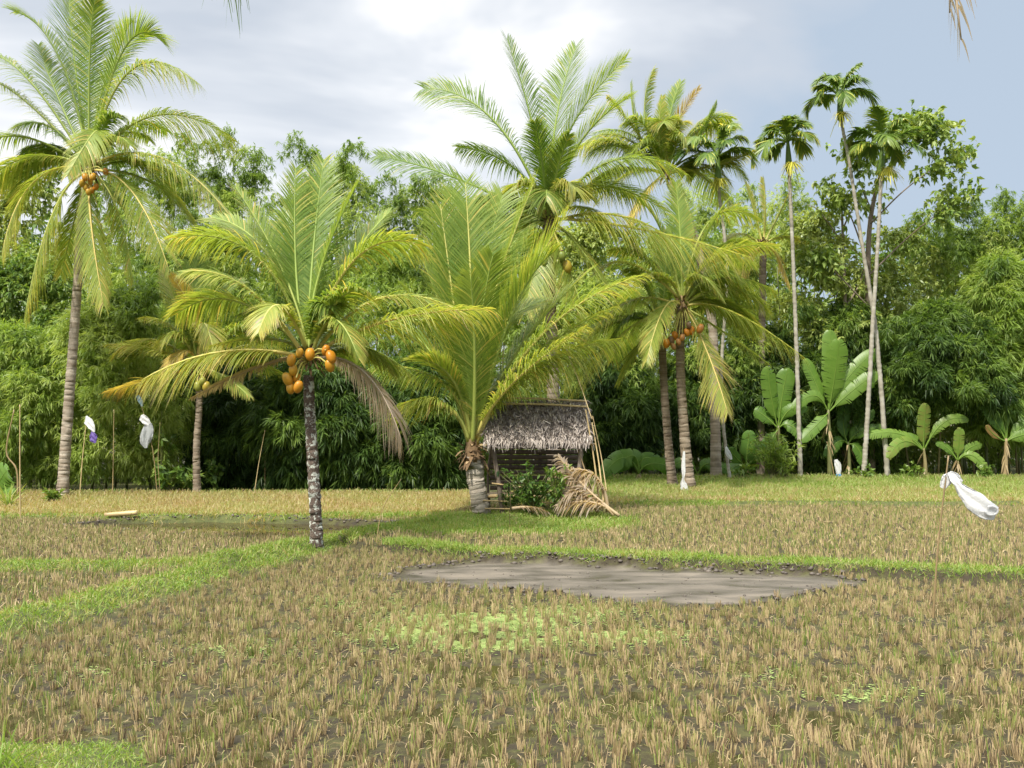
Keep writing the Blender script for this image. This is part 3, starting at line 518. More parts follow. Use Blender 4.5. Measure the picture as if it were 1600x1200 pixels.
def banana(label, depth, bx, topx, leaves, sw=.11, stem_tone=.3, name='banana_plant'):
    b = base_at(bx, depth); t = thing(name, label, 'banana plant', b, 'banana plants')
    top = U(*topx, depth); mb = MB()
    tube(mb, curve([b - np.array([0, 0, .1]), (b + top) / 2 + np.array([.03, 0, 0]), top], 12), np.linspace(sw * 1.25, sw * .6, 12), 9, stem_tone + .15 * rng.random(12)); 
    n = 14; a = rng.uniform(0, 6.28, n); dd = np.stack([np.cos(a), np.sin(a), -np.ones(n) * 1.2], 1); hh = rng.uniform(.3, .95, n)[:, None]
    strips(mb, b + (top - b) * hh, nrm(dd), nrm(np.cross(dd, [0, 0, 1.])), rng.uniform(.3, .7, n), .09, .4, 3, .95); mb.build('stem', M_CULM, t)
    for (m, tp, wpx, dd, tone) in leaves:
        mb = MB(); nrmv = np.array([rng.uniform(-.35, .35), -1, rng.uniform(.15, .6)])
        banana_leaf(mb, top - np.array([0, 0, .15]), U(*m, depth + dd * .5), U(*tp, depth + dd), wpx * 1.0 * depth / F / 2, nrmv, tone + .16, tear=.25); mb.build('leaf', M_BANANA, t)
banana('big banana plant with tall upright leaves behind the lone slim areca trunk', 48.2, 1218, (1216, 665), [((1205, 620), (1200, 572), 26, -.3, .45), ((1222, 620), (1232, 575), 30, .2, .42), ((1235, 640), (1262, 640), 20, -.4, .4), ((1195, 650), (1178, 640), 20, .3, .35), ((1235, 665), (1262, 690), 20, -.5, .4), ((1203, 690), (1185, 720), 22, -.5, .35)])
banana('tallest banana plant, broad leaves fanned out between the areca trunks', 47.6, 1296, (1294, 640), [((1297, 570), (1297, 515), 26, .4, .5), ((1304, 590), (1312, 530), 36, -.5, .52), ((1325, 590), (1372, 545), 24, .1, .5), ((1330, 612), (1372, 580), 24, -.3, .52), ((1275, 600), (1258, 560), 20, .3, .45), ((1272, 618), (1238, 640), 18, -.3, .5), ((1335, 608), (1368, 600), 18, .5, .4), ((1280, 660), (1250, 690), 20, -.6, .45)])
banana('shaded banana plant with hanging leaves behind the right pair of areca trunks', 48.8, 1326, (1325, 690), [((1318, 660), (1325, 620), 20, .3, .25), ((1340, 670), (1365, 640), 18, -.2, .35), ((1345, 675), (1385, 668), 16, -.4, .4), ((1310, 690), (1290, 715), 18, -.4, .25), ((1340, 700), (1352, 730), 18, -.3, .3)], .09)
banana('sunlit young banana plant with one upright leaf and two arching side leaves', 47.2, 1445, (1443, 700), [((1444, 668), (1447, 630), 23, -.3, .68), ((1475, 660), (1514, 657), 16, -.2, .62), ((1405, 678), (1352, 682), 16, -.2, .6), ((1412, 690), (1388, 716), 18, -.7, .66), ((1425, 685), (1395, 690), 18, .5, .45)], .09, .6)
banana('small banana sucker with a short upright leaf and one bent down leaf', 47.2, 1496, (1496, 715), [((1498, 695), (1500, 668), 16, -.2, .66), ((1515, 700), (1535, 695), 14, .2, .55), ((1520, 712), (1545, 742), 15, -.5, .62), ((1480, 700), (1462, 692), 12, .2, .4)], .06, .6)
banana('banana plant at the right edge with a narrow rolled leaf pointing straight up', 47, 1568, (1572, 685), [((1575, 635), (1573, 588), 13, 0, .62), ((1600, 665), (1640, 640), 22, -.2, .5), ((1597, 680), (1640, 672), 18, -.4, .55), ((1550, 650), (1520, 612), 18, .3, .3), ((1565, 650), (1548, 610), 14, .3, .35), ((1552, 678), (1542, 664), 9, -.1, .97)], .11, .9)
banana('low broad leaved banana sprout at the field edge just right of the hut', 45.5, 1000, (998, 735), [((975, 715), (942, 742), 30, -.5, .36), ((990, 712), (965, 728), 26, -.3, .4), ((1015, 725), (1045, 728), 20, -.4, .35), ((985, 722), (950, 735), 24, .3, .3), ((1012, 715), (1050, 742), 20, .3, .3)], .06)
banana('low banana sprout with wide dark leaves behind the white areca trunk', 47.5, 1090, (1090, 738), [((1105, 725), (1130, 735), 20, -.4, .34), ((1075, 722), (1052, 728), 18, -.3, .35), ((1110, 722), (1145, 742), 18, .2, .3)], .06)
banana('banana sprout with dim leaves left of the shrubs under the palms', 48.2, 1165, (1166, 725), [((1168, 700), (1172, 672), 22, .1, .28), ((1182, 712), (1196, 690), 18, -.3, .3), ((1150, 715), (1140, 700), 18, -.3, .32), ((1150, 728), (1130, 745), 18, -.4, .33)], .06)
banana('single huge banana leaf plant cut off by the left edge', 38.5, -18, (-15, 790), [((-2, 755), (12, 735), 50, -.2, .4), ((-35, 760), (-60, 740), 40, .2, .35), ((0, 775), (20, 770), 30, -.4, .4)], .08)
# ------------------------------------------------------------------ bamboo clumps and trees
def clump(name, label, cat, group, cx, hw, top, depth, tone, n, ln=.34, wd=.055, leafn=8, low=0., plumes=9, mat=None, blob_r=1.0, per=46, culms=8, thick=2.2, overhang=1.2, spread=.55, base=None, lean=0.):
    b = base_at(cx, depth); t = thing(name, label, cat, b, group)
    blob_r = blob_r * .82; n = int(n * 1.75); wd = wd * .85; tp = U(cx, top, depth)[2] - b[2]; hwm = hw * depth / F; mb = MB()
    v = low + (1 - low) * rng.random(n) ** .85; prof = np.sqrt(np.clip(1 - (np.clip((v - .35) / .65, 0, 1)) ** 2.4, .02, 1)) * (.75 + .25 * np.clip(v / .4, 0, 1))
    x = rng.uniform(-1, 1, n) * hwm * prof; dy = rng.uniform(-1, 1, n) * thick * prof * .5 - overhang * np.sin(np.clip(v, 0, 1) * math.pi) * (1 - (x / hwm) ** 2 * .6)
    z = v * tp * (1 - .10 * (x / hwm) ** 2) - blob_r * .55 * v
    for i in range(n):
        r = blob_r * rng.uniform(.65, 1.25); k = int(per * r * r / blob_r ** 2)
        u = nrm(rng.standard_normal((k, 3)) + np.array([0, -.45, .35])); c = np.array([b[0] + x[i] + lean * v[i], b[1] + dy[i], b[2] + max(z[i], .2)]) + u * np.array([1, 1, .75]) * r * rng.uniform(.45, 1.05, (k, 1))
        c[:, 2] = np.maximum(c[:, 2], b[2] + .15)
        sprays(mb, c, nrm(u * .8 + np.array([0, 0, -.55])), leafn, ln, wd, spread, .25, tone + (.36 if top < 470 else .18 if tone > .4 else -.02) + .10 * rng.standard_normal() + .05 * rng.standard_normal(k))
    for i in range(plumes):
        s = rng.uniform(-1, 1); p0 = b + np.array([s * hwm * .35, 0, tp * .45]); p2 = b + np.array([s * hwm * rng.uniform(.7, 1.1), rng.uniform(-1.5, .5), tp * rng.uniform(.82, 1.03)]); p1 = (p0 + p2) / 2 + np.array([-s * .3 * hwm * .3, 0, tp * .14])
        p3 = p2 + np.array([np.sign(s) * rng.uniform(.5, 1.2), -.3, -rng.uniform(.3, 1.)])
        P = curve([p0, p1, p2, p3], 34); tube(mb, P, np.linspace(.03, .008, 34), 4, .8)
        Q = np.repeat(P[10:], 4, 0) + rng.standard_normal((96, 3)) * .2
        sprays(mb, Q, nrm(rng.standard_normal((96, 3)) * .5 + np.array([0, -.2, -.7])), leafn, ln, wd, spread, .25, tone + .06 + .07 * rng.standard_normal(96))
    mb.build('crown' if cat == 'tree' else 'foliage', mat or M_BAM, t)
    if culms:
        mb = MB()
        for i in range(culms):
            s = rng.uniform(-1, 1); q = b + np.array([s * hwm * .8, rng.uniform(-.3, 1.2), -.1]); e2 = q + np.array([rng.uniform(-.5, .5) + lean * .5, rng.uniform(-.2, .5), tp * rng.uniform(.55, .8)])
            tube(mb, curve([q, (q + e2) / 2 + np.array([rng.uniform(-.2, .2), 0, 0]), e2], 9), np.linspace(.06, .03, 9), 6, rng.uniform(.1, .9))
        mb.build('trunk' if cat == 'tree' else 'culms', M_CULM, t)
    return t
BG = 'bamboo clumps along the forest edge'
def bam(label, *a, **k): return clump('bamboo_clump', label, 'bamboo', BG, *a, **k)
def tre(label, *a, **k): return clump('forest_tree', label, 'tree', 'forest trees behind the field', *a, mat=M_BROAD, **k)
# back row, the skyline
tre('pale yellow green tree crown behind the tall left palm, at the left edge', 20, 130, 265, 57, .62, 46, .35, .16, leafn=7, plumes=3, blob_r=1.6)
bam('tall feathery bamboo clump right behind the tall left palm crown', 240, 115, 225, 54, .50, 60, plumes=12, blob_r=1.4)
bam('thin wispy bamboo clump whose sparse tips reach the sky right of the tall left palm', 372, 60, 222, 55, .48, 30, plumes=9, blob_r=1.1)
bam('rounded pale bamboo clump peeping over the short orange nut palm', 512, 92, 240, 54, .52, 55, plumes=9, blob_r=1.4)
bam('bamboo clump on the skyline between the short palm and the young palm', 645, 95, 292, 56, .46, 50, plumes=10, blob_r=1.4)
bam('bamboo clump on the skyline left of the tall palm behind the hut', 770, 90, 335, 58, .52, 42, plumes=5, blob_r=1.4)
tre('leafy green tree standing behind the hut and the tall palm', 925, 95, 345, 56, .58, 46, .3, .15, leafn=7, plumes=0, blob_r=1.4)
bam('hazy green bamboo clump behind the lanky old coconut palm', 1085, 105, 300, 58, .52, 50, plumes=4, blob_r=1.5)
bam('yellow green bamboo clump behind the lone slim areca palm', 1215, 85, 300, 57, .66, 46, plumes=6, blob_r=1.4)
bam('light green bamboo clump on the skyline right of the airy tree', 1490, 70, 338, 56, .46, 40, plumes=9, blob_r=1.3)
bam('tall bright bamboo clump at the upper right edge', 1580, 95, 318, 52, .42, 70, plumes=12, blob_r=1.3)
# middle row
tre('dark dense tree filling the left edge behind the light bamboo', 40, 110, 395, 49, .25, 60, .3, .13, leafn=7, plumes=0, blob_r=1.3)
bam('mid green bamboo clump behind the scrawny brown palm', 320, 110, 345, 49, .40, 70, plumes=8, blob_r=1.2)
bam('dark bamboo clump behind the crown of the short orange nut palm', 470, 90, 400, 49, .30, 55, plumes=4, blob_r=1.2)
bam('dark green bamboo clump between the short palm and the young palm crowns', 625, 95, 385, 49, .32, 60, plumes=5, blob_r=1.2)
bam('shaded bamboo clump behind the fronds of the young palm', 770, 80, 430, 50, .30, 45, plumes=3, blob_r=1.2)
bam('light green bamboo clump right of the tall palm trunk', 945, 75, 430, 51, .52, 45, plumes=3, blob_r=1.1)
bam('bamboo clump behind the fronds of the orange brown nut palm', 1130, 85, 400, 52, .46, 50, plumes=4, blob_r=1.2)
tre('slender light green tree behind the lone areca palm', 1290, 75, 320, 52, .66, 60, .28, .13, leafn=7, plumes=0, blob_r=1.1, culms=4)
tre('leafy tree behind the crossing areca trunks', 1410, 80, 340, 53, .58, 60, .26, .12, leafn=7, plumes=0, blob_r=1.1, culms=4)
# front row
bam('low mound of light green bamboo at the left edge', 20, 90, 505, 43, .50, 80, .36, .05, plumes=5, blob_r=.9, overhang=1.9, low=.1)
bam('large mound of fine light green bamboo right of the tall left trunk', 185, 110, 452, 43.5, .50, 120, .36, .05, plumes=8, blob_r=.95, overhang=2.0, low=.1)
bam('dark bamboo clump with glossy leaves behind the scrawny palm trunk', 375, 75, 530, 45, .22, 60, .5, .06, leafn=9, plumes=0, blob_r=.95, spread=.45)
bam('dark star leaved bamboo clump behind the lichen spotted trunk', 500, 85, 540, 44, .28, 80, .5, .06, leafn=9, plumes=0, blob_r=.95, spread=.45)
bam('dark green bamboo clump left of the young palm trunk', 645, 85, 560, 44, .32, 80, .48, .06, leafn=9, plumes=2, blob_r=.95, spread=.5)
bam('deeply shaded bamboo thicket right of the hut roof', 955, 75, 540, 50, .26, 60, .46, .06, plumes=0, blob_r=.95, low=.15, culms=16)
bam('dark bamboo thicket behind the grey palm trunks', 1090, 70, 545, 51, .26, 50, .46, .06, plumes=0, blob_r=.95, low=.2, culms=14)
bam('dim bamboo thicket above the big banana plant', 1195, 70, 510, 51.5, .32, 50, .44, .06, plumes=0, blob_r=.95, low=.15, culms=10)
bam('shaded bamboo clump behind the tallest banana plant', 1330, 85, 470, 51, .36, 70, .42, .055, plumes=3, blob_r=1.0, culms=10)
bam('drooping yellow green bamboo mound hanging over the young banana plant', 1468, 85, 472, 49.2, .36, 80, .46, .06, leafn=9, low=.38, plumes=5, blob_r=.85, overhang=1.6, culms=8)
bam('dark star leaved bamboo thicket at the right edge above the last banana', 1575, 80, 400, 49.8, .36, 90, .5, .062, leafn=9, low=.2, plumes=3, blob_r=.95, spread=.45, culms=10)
# far wood closing the view
mb = MB(); M0 = 13000; fx = rng.uniform(-75, 75, M0); fy = rng.uniform(62, 72, M0); fz = rng.random(M0) ** .7 * (16.5 + 2.0 * wob(fx, fy * 0, .2, 2)) + .4
sprays(mb, np.stack([fx, fy, fz], 1), nrm(rng.standard_normal((M0, 3)) * .5 + np.array([0, -.7, -.2])), 7, .95, .24, .7, .2, .5 + .12 * rng.standard_normal(M0))
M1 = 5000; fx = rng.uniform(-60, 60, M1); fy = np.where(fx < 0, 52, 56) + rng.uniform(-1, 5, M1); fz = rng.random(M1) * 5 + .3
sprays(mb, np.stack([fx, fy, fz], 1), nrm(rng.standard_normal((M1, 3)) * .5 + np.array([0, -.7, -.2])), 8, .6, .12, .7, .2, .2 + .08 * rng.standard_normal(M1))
tag(mb.build('distant_wood', M_BROAD), 'dark wood filling the gaps behind the bamboo clumps', 'wood', kind='stuff')
# airy broadleaf tree on the right with branches against the sky
def airy_tree():
    D = 50; b = base_at(1362, D); t = thing('broadleaf_tree', 'airy broadleaf tree with open branches against the sky behind the areca crowns', 'tree', b)
    mb = MB(); segs = [([(1362, 745), (1358, 560), (1356, 420), (1362, 330), (1385, 240), (1405, 180)], 12), ([(1358, 420), (1330, 340), (1300, 290)], 6), ([(1360, 350), (1410, 300), (1460, 262), (1510, 232)], 5), ([(1375, 280), (1430, 225), (1470, 195)], 5), ([(1358, 430), (1420, 370), (1470, 330), (1505, 300)], 5), ([(1400, 200), (1440, 190)], 3), ([(1358, 480), (1300, 420), (1265, 390)], 5), ([(1362, 330), (1340, 270), (1345, 215)], 4)]
    fol = []
    for px, wpx in segs:
        P = curve([U(x, y, D + (i > 0) * rng.uniform(-.8, .8)) for i, (x, y) in enumerate(px)], 24); P[0] -= np.array([0, 0, .1]) * (px[0][1] > 700)
        tube(mb, P, np.linspace(wpx, max(1.2, wpx * .3), 24) * (.55 if px[0][1] < 700 else 1) * D / F / 2, 7, .45)
        fol.append(P[14:])
    mb.build('trunk', M_BARK, t)
    mb = MB(); C = np.concatenate(fol); C = np.repeat(C, 15, 0) + rng.standard_normal((len(C) * 15, 3)) * np.array([.5, .5, .34])
    sprays(mb, C, nrm(rng.standard_normal(C.shape) * .6 + np.array([0, -.2, -.5])), 6, .33, .17, .7, .3, .74 + .13 * rng.standard_normal(len(C))); mb.build('crown', M_BROAD, t)
airy_tree()
def bare_tree():
    D = 50.6; b = base_at(1318, D); t = thing('dead_tree', 'thin grey half bare tree trunk with twiggy branches left of the crossing areca trunks', 'tree', b)
    mb = MB(); 
    for px, wpx in [([(1318, 745), (1322, 600), (1320, 450), (1315, 320)], 9), ([(1321, 480), (1340, 450), (1350, 420)], 4), ([(1318, 420), (1290, 390), (1260, 375)], 3), ([(1316, 360), (1330, 330), (1345, 310)], 3), ([(1317, 380), (1280, 330), (1262, 320)], 2.5)]:
        tube(mb, curve([U(x, y, D) for x, y in px], 16), np.linspace(wpx, max(wpx * .4, 1), 16) * D / F / 2, 6, .55)
    mb.build('trunk', M_BARK, t)
bare_tree()
# ------------------------------------------------------------------ small plants at the edge
def shrub(name, label, cat, px, depth, h, wd, tone, ln, wl, mat, n=60, leafn=6, up=.2, group='small plants along the field edge', foot_at=None):
    b = foot_at if foot_at is not None else base_at(px, depth); t = thing(name, label, cat, b, group); mb = MB(); st = MB()
    for i in range(max(4, n // 8)):
        a = rng.uniform(0, 6.28); e2 = b + np.array([math.cos(a) * wd * rng.uniform(.2, .9), math.sin(a) * wd * .7, h * rng.uniform(.5, 1)])
        P = curve([b, (b + e2) / 2 + np.array([0, 0, h * .12]), e2], 9); tube(st, P, np.linspace(.022, .006, 9), 5, .4)
        Q = P[2:][rng.integers(0, 7, 8)] + rng.standard_normal((8, 3)) * wd * .12
        sprays(mb, Q, nrm(rng.standard_normal((8, 3)) * .7 + np.array([0, -.3, up])), leafn, ln, wl, .6, .25, tone + .1 * rng.standard_normal(8))
    mb.build('foliage', mat, t); st.build('stem', M_CULM, t); return t
shrub('shrub', 'leafy light green bamboo like shrub left of the lone areca base', 'shrub', 1205, 46.5, 2.2, 1.3, .66, .42, .06, M_BAM, 110, 7, .5)
shrub('shrub', 'second smaller yellow green shrub at the foot of the lone areca', 'shrub', 1228, 46.2, 1.5, .8, .72, .4, .055, M_BAM, 60, 7, .5)
shrub('papaya_plant', 'small papaya like plant with a flat leafy top behind the white and blue bags', 'plant', 252, 41, 3.3, .75, .62, .34, .14, M_BROAD, 40, 6, -.1)
shrub('shrub', 'low broad leaved shrub between thin sticks under the papaya plant', 'shrub', 262, 40.5, 1.0, .7, .58, .34, .2, M_BROAD, 50, 5, .2)
shrub('fern', 'bright fern like plant at the foot of the scrawny palm', 'plant', 298, 41.5, .75, .8, .68, .55, .1, M_BROAD, 40, 7, .4)
shrub('shrub', 'low green weed left of the tall palm base', 'plant', 82, 36.3, .5, .5, .62, .3, .12, M_BROAD, 24, 5, .4)
shrub('shrub', 'leafy vine shrub growing in the shade right of the scrawny palm trunk', 'shrub', 335, 42.5, 1.6, .5, .5, .3, .18, M_BROAD, 36, 5, .1)
shrub('shrub', 'small bright weed on the field edge right of the lichen spotted trunk', 'plant', 622, 42.2, .5, .35, .72, .3, .13, M_BROAD, 16, 5, .5)
for lx, lab in ((1160, 'low grassy weed under the areca with white trunk'), (1350, 'low leafy weed between the crossing areca bases'), (1415, 'low creeper left of the sunlit young banana'), (1540, 'low creeper between the banana sucker and the last banana')):
    shrub('weed', lab, 'plant', lx, 46.6, .5, .8, .58, .28, .1, M_BROAD, 30, 6, .4)
def grass_clump(label, px, py, n, h, tone, wl=.05):
    b = foot(px, py); mb = MB(); a = rng.uniform(0, 6.28, n); e = rng.uniform(.7, 1.45, n); d = np.stack([np.cos(a) * np.cos(e), np.sin(a) * np.cos(e), np.sin(e)], 1)
    strips(mb, np.repeat(b[None], n, 0) + rng.standard_normal((n, 3)) * np.array([.06, .06, 0]), d, nrm(np.cross(d, rng.standard_normal((n, 3)))), h * rng.uniform(.6, 1.1, n), wl, rng.uniform(.1, .5, n), 4, tone + .1 * rng.standard_normal(n))
    tag(mb.build('tall_grass', M_GRASS, origin=b), label, 'grass clump')
grass_clump('spiky pale green grass clump beside the bamboo pole at the left edge', 14, 792, 26, 1.3, .55, .07)
grass_clump('long green grass blades rising in the bottom left corner', 6, 1195, 26, .55, .3, .014)
# ------------------------------------------------------------------ the hut
def hut():
    D = 29.3; b = np.array([U(842, 800, D)[0], D, hz(U(842, 800, D)[0], D) - .05]); t = thing('hut', 'small open field hut with a grey palm thatch roof on crooked posts', 'hut', b)
    x0, x1 = U(758, 640, D)[0], U(920, 640, D)[0]; zr = U(800, 630, D + .9)[2]; ze = U(800, 693, D - .35)[2]; yr, ye, yb = D + .95, D - .35, D + 2.3
    # roof: boards under, shaggy strips over
    mb = MB(); nxx = 24
    for (ya, za, yb_, zb_, off) in ((yr, zr, ye, ze, 0), (yr, zr, yb, ze, 0)):
        for lay in (0, -.1):
            X = np.linspace(x0 + .05, x1 - .05, nxx); V = np.concatenate([np.stack([X, np.full(nxx, ya), np.full(nxx, za + lay) + .03 * rng.standard_normal(nxx)], 1), np.stack([X, np.full(nxx, yb_), np.full(nxx, zb_ + lay) + .04 * rng.standard_normal(nxx)], 1)])
            i = np.arange(nxx - 1); mb.add(V, np.stack([i, i + 1, i + 1 + nxx, i + nxx], 1), .5)
    for (yy, nrow, n) in ((ye, 18, 300), (yb, 7, 90)):
        for r in range(nrow):
            s = r / (nrow - 1) * 1.0; X = rng.uniform(x0 - .04, x1 + .06, n); base = np.stack([X, np.full(n, yr + (yy - yr) * s) + rng.uniform(-.04, .04, n), np.full(n, zr + (ze - zr) * s + .05) + rng.uniform(0, .06, n)], 1)
            dn = nrm(np.array([0, yy - yr, ze - zr])); d = nrm(dn + rng.standard_normal((n, 3)) * np.array([.6, .25, .25]))
            strips(mb, base, d, nrm(np.cross(d, [0, .5, 1.]) + .3 * rng.standard_normal((n, 3))), rng.uniform(.14, .36, n) * (.65 if r > nrow - 4 else 1), rng.uniform(.02, .045, n), rng.uniform(-.25, .35, n) + (r > nrow - 3) * .5, 3, np.clip(.56 + .22 * rng.standard_normal(n), 0, 1), 0, .3)
    mb.build('thatch_roof', M_THATCH, t)
    mb = MB(); 
    for (za, ya, xx0, xx1) in ((zr + .12, yr - .1, x0 - .1, x1 + .02), (zr - .06, yr - .32, x0 + .3, x1 + .0)):
        tube(mb, curve([(xx0, ya, za + .03), ((xx0 + xx1) / 2, ya, za + .02), (xx1, ya, za - .06)], 14), .032, 7, .75)
    mb.build('ridge_pole', M_BAMPOLE, t)
    for (px, tx, y, r, tn, mt) in ((786, 769, D - .05, .075, .45, M_WOOD), (795, 800, D + 2.1, .05, .3, M_WOOD), (905, 908, D - .1, .06, .7, M_WOOD), (912, 905, D + 2.1, .05, .3, M_WOOD), (765, 768, D + 1.2, .045, .35, M_WOOD), (842, 846, D + 2.1, .05, .3, M_WOOD)):
        mb = MB(); p = U(px, 800, y); p[2] = hz(p[0], y) - .1; q = U(tx, 690, y); q[2] = ze - .02
        tube(mb, curve([p, (p + q) / 2 + np.array([rng.uniform(-.08, .08), 0, 0]), q], 14), r * (1 + .12 * rng.standard_normal(14)), 8, tn); mb.build('post', mt, t)
    # eave beam, floor slats, back wall
    mb = MB()
    for y in (D - .12, D + 2.1): tube(mb, curve([(x0 - .15, y, ze - .05), (x1 + .18, y, ze - .02)], 6), .035, 7, .5)
    for x in np.linspace(x0 + .1, x1 - .1, 5): tube(mb, curve([(x, D - .2, ze - .01), (x, yr, zr - .12), (x, yb - .1, ze - .01)], 9), .025, 6, .4)
    mb.build('roof_beams', M_BAMPOLE, t)
    mb = MB(); zf = b[2] + .55
    for y in np.arange(D + .2, D + 2.1, .13): tube(mb, [(x0 + .05, y, zf + rng.uniform(-.015, .015)), (x1 - .1, y, zf + rng.uniform(-.02, .02))], .045, 6, .3)
    mb.build('floor_slats', M_BAMPOLE, t)
    mb = MB()
    for z in np.arange(zf + .1, ze - .1, .16): 
        V = np.array([(x0 + .1, D + 2.05, z), (x1 - .1, D + 2.05, z + rng.uniform(-.03, .03)), (x1 - .1, D + 2.05, z + .13), (x0 + .1, D + 2.05, z + .14), (x0 + .1, D + 2.08, z), (x1 - .1, D + 2.08, z), (x1 - .1, D + 2.08, z + .13), (x0 + .1, D + 2.08, z + .14)])
        mb.add(V, [(0, 1, 2, 3), (5, 4, 7, 6), (4, 5, 1, 0), (3, 2, 6, 7)], rng.uniform(.1, .4))
    mb.build('back_wall', M_WOOD, t)
    mb = MB(); 
    for (xa, za, xb, zb) in ((x0 - .05, .45, x1 - .9, .38), (x0, .22, x0 + 1.0, .2), (x0 + .2, .95, x1 - .3, .62)): tube(mb, [(xa, D - .15, b[2] + za), (xb, D - .15, b[2] + zb)], .022, 6, .55)
    mb.build('rail', M_BAMPOLE, t)
    return D, b, x0, x1, ze, zr
HD, HB, hx0, hx1, hze, hzr = hut()
def pole(name, label, pts, r, tone, mat=None, group='thin poles and sticks', cat='pole', k=7):
    P = curve(pts, 26); mb = MB(); rr = np.linspace(r, r * .6, 26)
    if mat is None: rr = rr * (1 + .18 * (np.arange(26) % 5 == 0))
    tube(mb, P, rr, k, tone); o = mb.build(name, mat or M_BAMPOLE, origin=P[0]); tag(o, label, cat, group); return o
hd = HD - .5
def hp(px, py, d): p = U(px, py, d); return p
for i, (b0, t0, r, tn, lab) in enumerate([((938, 796), (915, 640), .028, .6, 'bamboo pole leaning on the right end of the hut roof, nearest the roof edge'), ((933, 800), (902, 700), .03, .15, 'reddish brown pole leaning against the right hut post'), ((943, 785), (925, 660), .026, .75, 'yellow bamboo pole leaning beside the hut, just right of the others'), ((948, 768), (926, 650), .016, .5, 'thin outermost stick leaning on the right hut side'), ((925, 655), (882, 540), .012, .55, 'thin bent twig rising from the right end of the hut roof')]):
    pole('leaning_pole', lab, [hp(*b0, hd - .1 * i), (hp(*b0, hd) + hp(*t0, hd + .4)) / 2 + np.array([.03, 0, 0]), hp(*t0, hd + .4)], r, tn, group='poles leaning on the hut')
def dead_frond(label, pts, dep, lm, tone, n=50, group='dry palm fronds lying by the hut', dr=.6, tw=.6, wl=.035):
    b, m, tp = [U(x, y, d) for (x, y), d in zip(pts, dep)]; mb = MB()
    frond(mb, b, m, tp, lm, tone, n=n, wl=wl, droop=dr, r0=.05, rtone=.93, ragged=.25, twist=tw, start=.2, fwd=.9); tag(mb.build('dry_frond', [M_LEAF, M_RACH], origin=b), label, 'palm frond', group)
dead_frond('dry reddish palm frond propped up in front of the right hut post', [(968, 806), (915, 762), (872, 712)], (27.9, 28.3, 28.6), .75, .93, n=60, wl=.045)
dead_frond('second dry palm frond leaning beneath the propped one, its butt end to the right', [(935, 800), (905, 770), (880, 770)], (28.3, 28.2, 28.1), .7, .96, n=50, wl=.045)
dead_frond('dry drooping palm frond with hanging brown leaflets behind the propped one', [(950, 800), (925, 740), (860, 742)], (28.6, 28.6, 28.5), .7, .9, n=60, wl=.045, dr=1.0)
dead_frond('dry palm frond slumped against the bush at the foot of the hut', [(960, 806), (925, 785), (870, 790)], (28., 28., 27.9), .6, .88, n=50, wl=.04)
dead_frond('dry palm frond lying flat on the grass before the hut', [(800, 795), (830, 793), (855, 800)], (28.1, 28., 27.7), .4, .97, n=36)
shrub('shrub', 'dark leafy bush filling the front of the hut', 'shrub', 832, 28.7, 1.4, 1.15, .30, .16, .07, M_BROAD, 210, 6, .2)
shrub('shrub', 'brighter leafy bush in front of the right hut post', 'shrub', 868, 28.2, 1.45, .5, .62, .16, .07, M_BROAD, 80, 6, .3)
shrub('shrub', 'tangled twiggy shrub in the shade under the hut roof left side', 'shrub', 800, 29.2, .8, .5, .25, .14, .06, M_BROAD, 60, 6, .2)
# ------------------------------------------------------------------ sticks, poles and bags
def edge(px, py): return foot(px, py)
def stick(name, label, pxs, r, tone, cat='pole', dy=0., group='thin poles and sticks'):
    b = edge(*pxs[0]); d = b[1]; pts = [b - np.array([0, 0, .1])] + [U(x, y, d + dy * (i + 1)) for i, (x, y) in enumerate(pxs[1:])]
    pole(name, label, pts, r * .68, tone, group=group, cat=cat); return d
d0 = stick('bamboo_pole', 'upright bamboo pole at the far left by the spiky grass', [(32, 808), (31, 720), (31, 632)], .035, .62)
stick('bent_branch', 'crooked grey branch curving up behind the far left pole', [(28, 785), (26, 735), (10, 705), (22, 640)], .05, .2)
d1 = stick('bamboo_pole', 'leaning bamboo pole carrying the white and purple bags', [(124, 779), (129, 715), (136, 650)], .03, .8)
stick('bamboo_pole', 'thin upright pole between the two bag poles on the left', [(176, 775), (177, 710), (178, 640)], .026, .4)
d2 = stick('bamboo_pole', 'thin stick holding the pale blue and clear bags', [(246, 771), (238, 700), (218, 622)], .022, .35)
stick('bamboo_pole', 'short thin stick crossing the one with the clear bag', [(251, 771), (247, 720), (250, 660)], .02, .3)
stick('white_stick', 'slanting whitish stick left of the lichen spotted trunk', [(397, 768), (405, 720), (414, 672)], .02, 1.0)
stick('brown_stick', 'short brown upright stick just right of the slanting whitish one', [(414, 766), (414, 725), (415, 690)], .025, .1)
stick('bent_stick', 'thin grey stick bending over the grass right of the short palm', [(587, 851), (598, 795), (627, 748)], .016, .35)
stick('rebar_stick', 'thin rusty stick on the grass before the hut', [(796, 822), (797, 790), (798, 757)], .012, .0)
d3 = stick('bamboo_pole', 'slim pole between palm trunks holding the long white bag', [(1072, 768), (1070, 735), (1068, 700)], .015, .3)
d4 = stick('bamboo_pole', 'leaning pole under the white and blue bag near the areca palms', [(1304, 746), (1300, 725), (1292, 690)], .03, .3)
stick('arched_twig', 'thin twig arching away from the white and blue bag', [(1336, 743), (1325, 728), (1305, 718)], .012, .5)
P9 = foot(1457, 962)
d5 = P9[1]; pole('bamboo_pole', 'brown leaning stick in the stubble carrying the big white bag', [P9 - np.array([0, 0, .1]), U(1466, 850, d5), U(1482, 712, d5)], .017, .12)
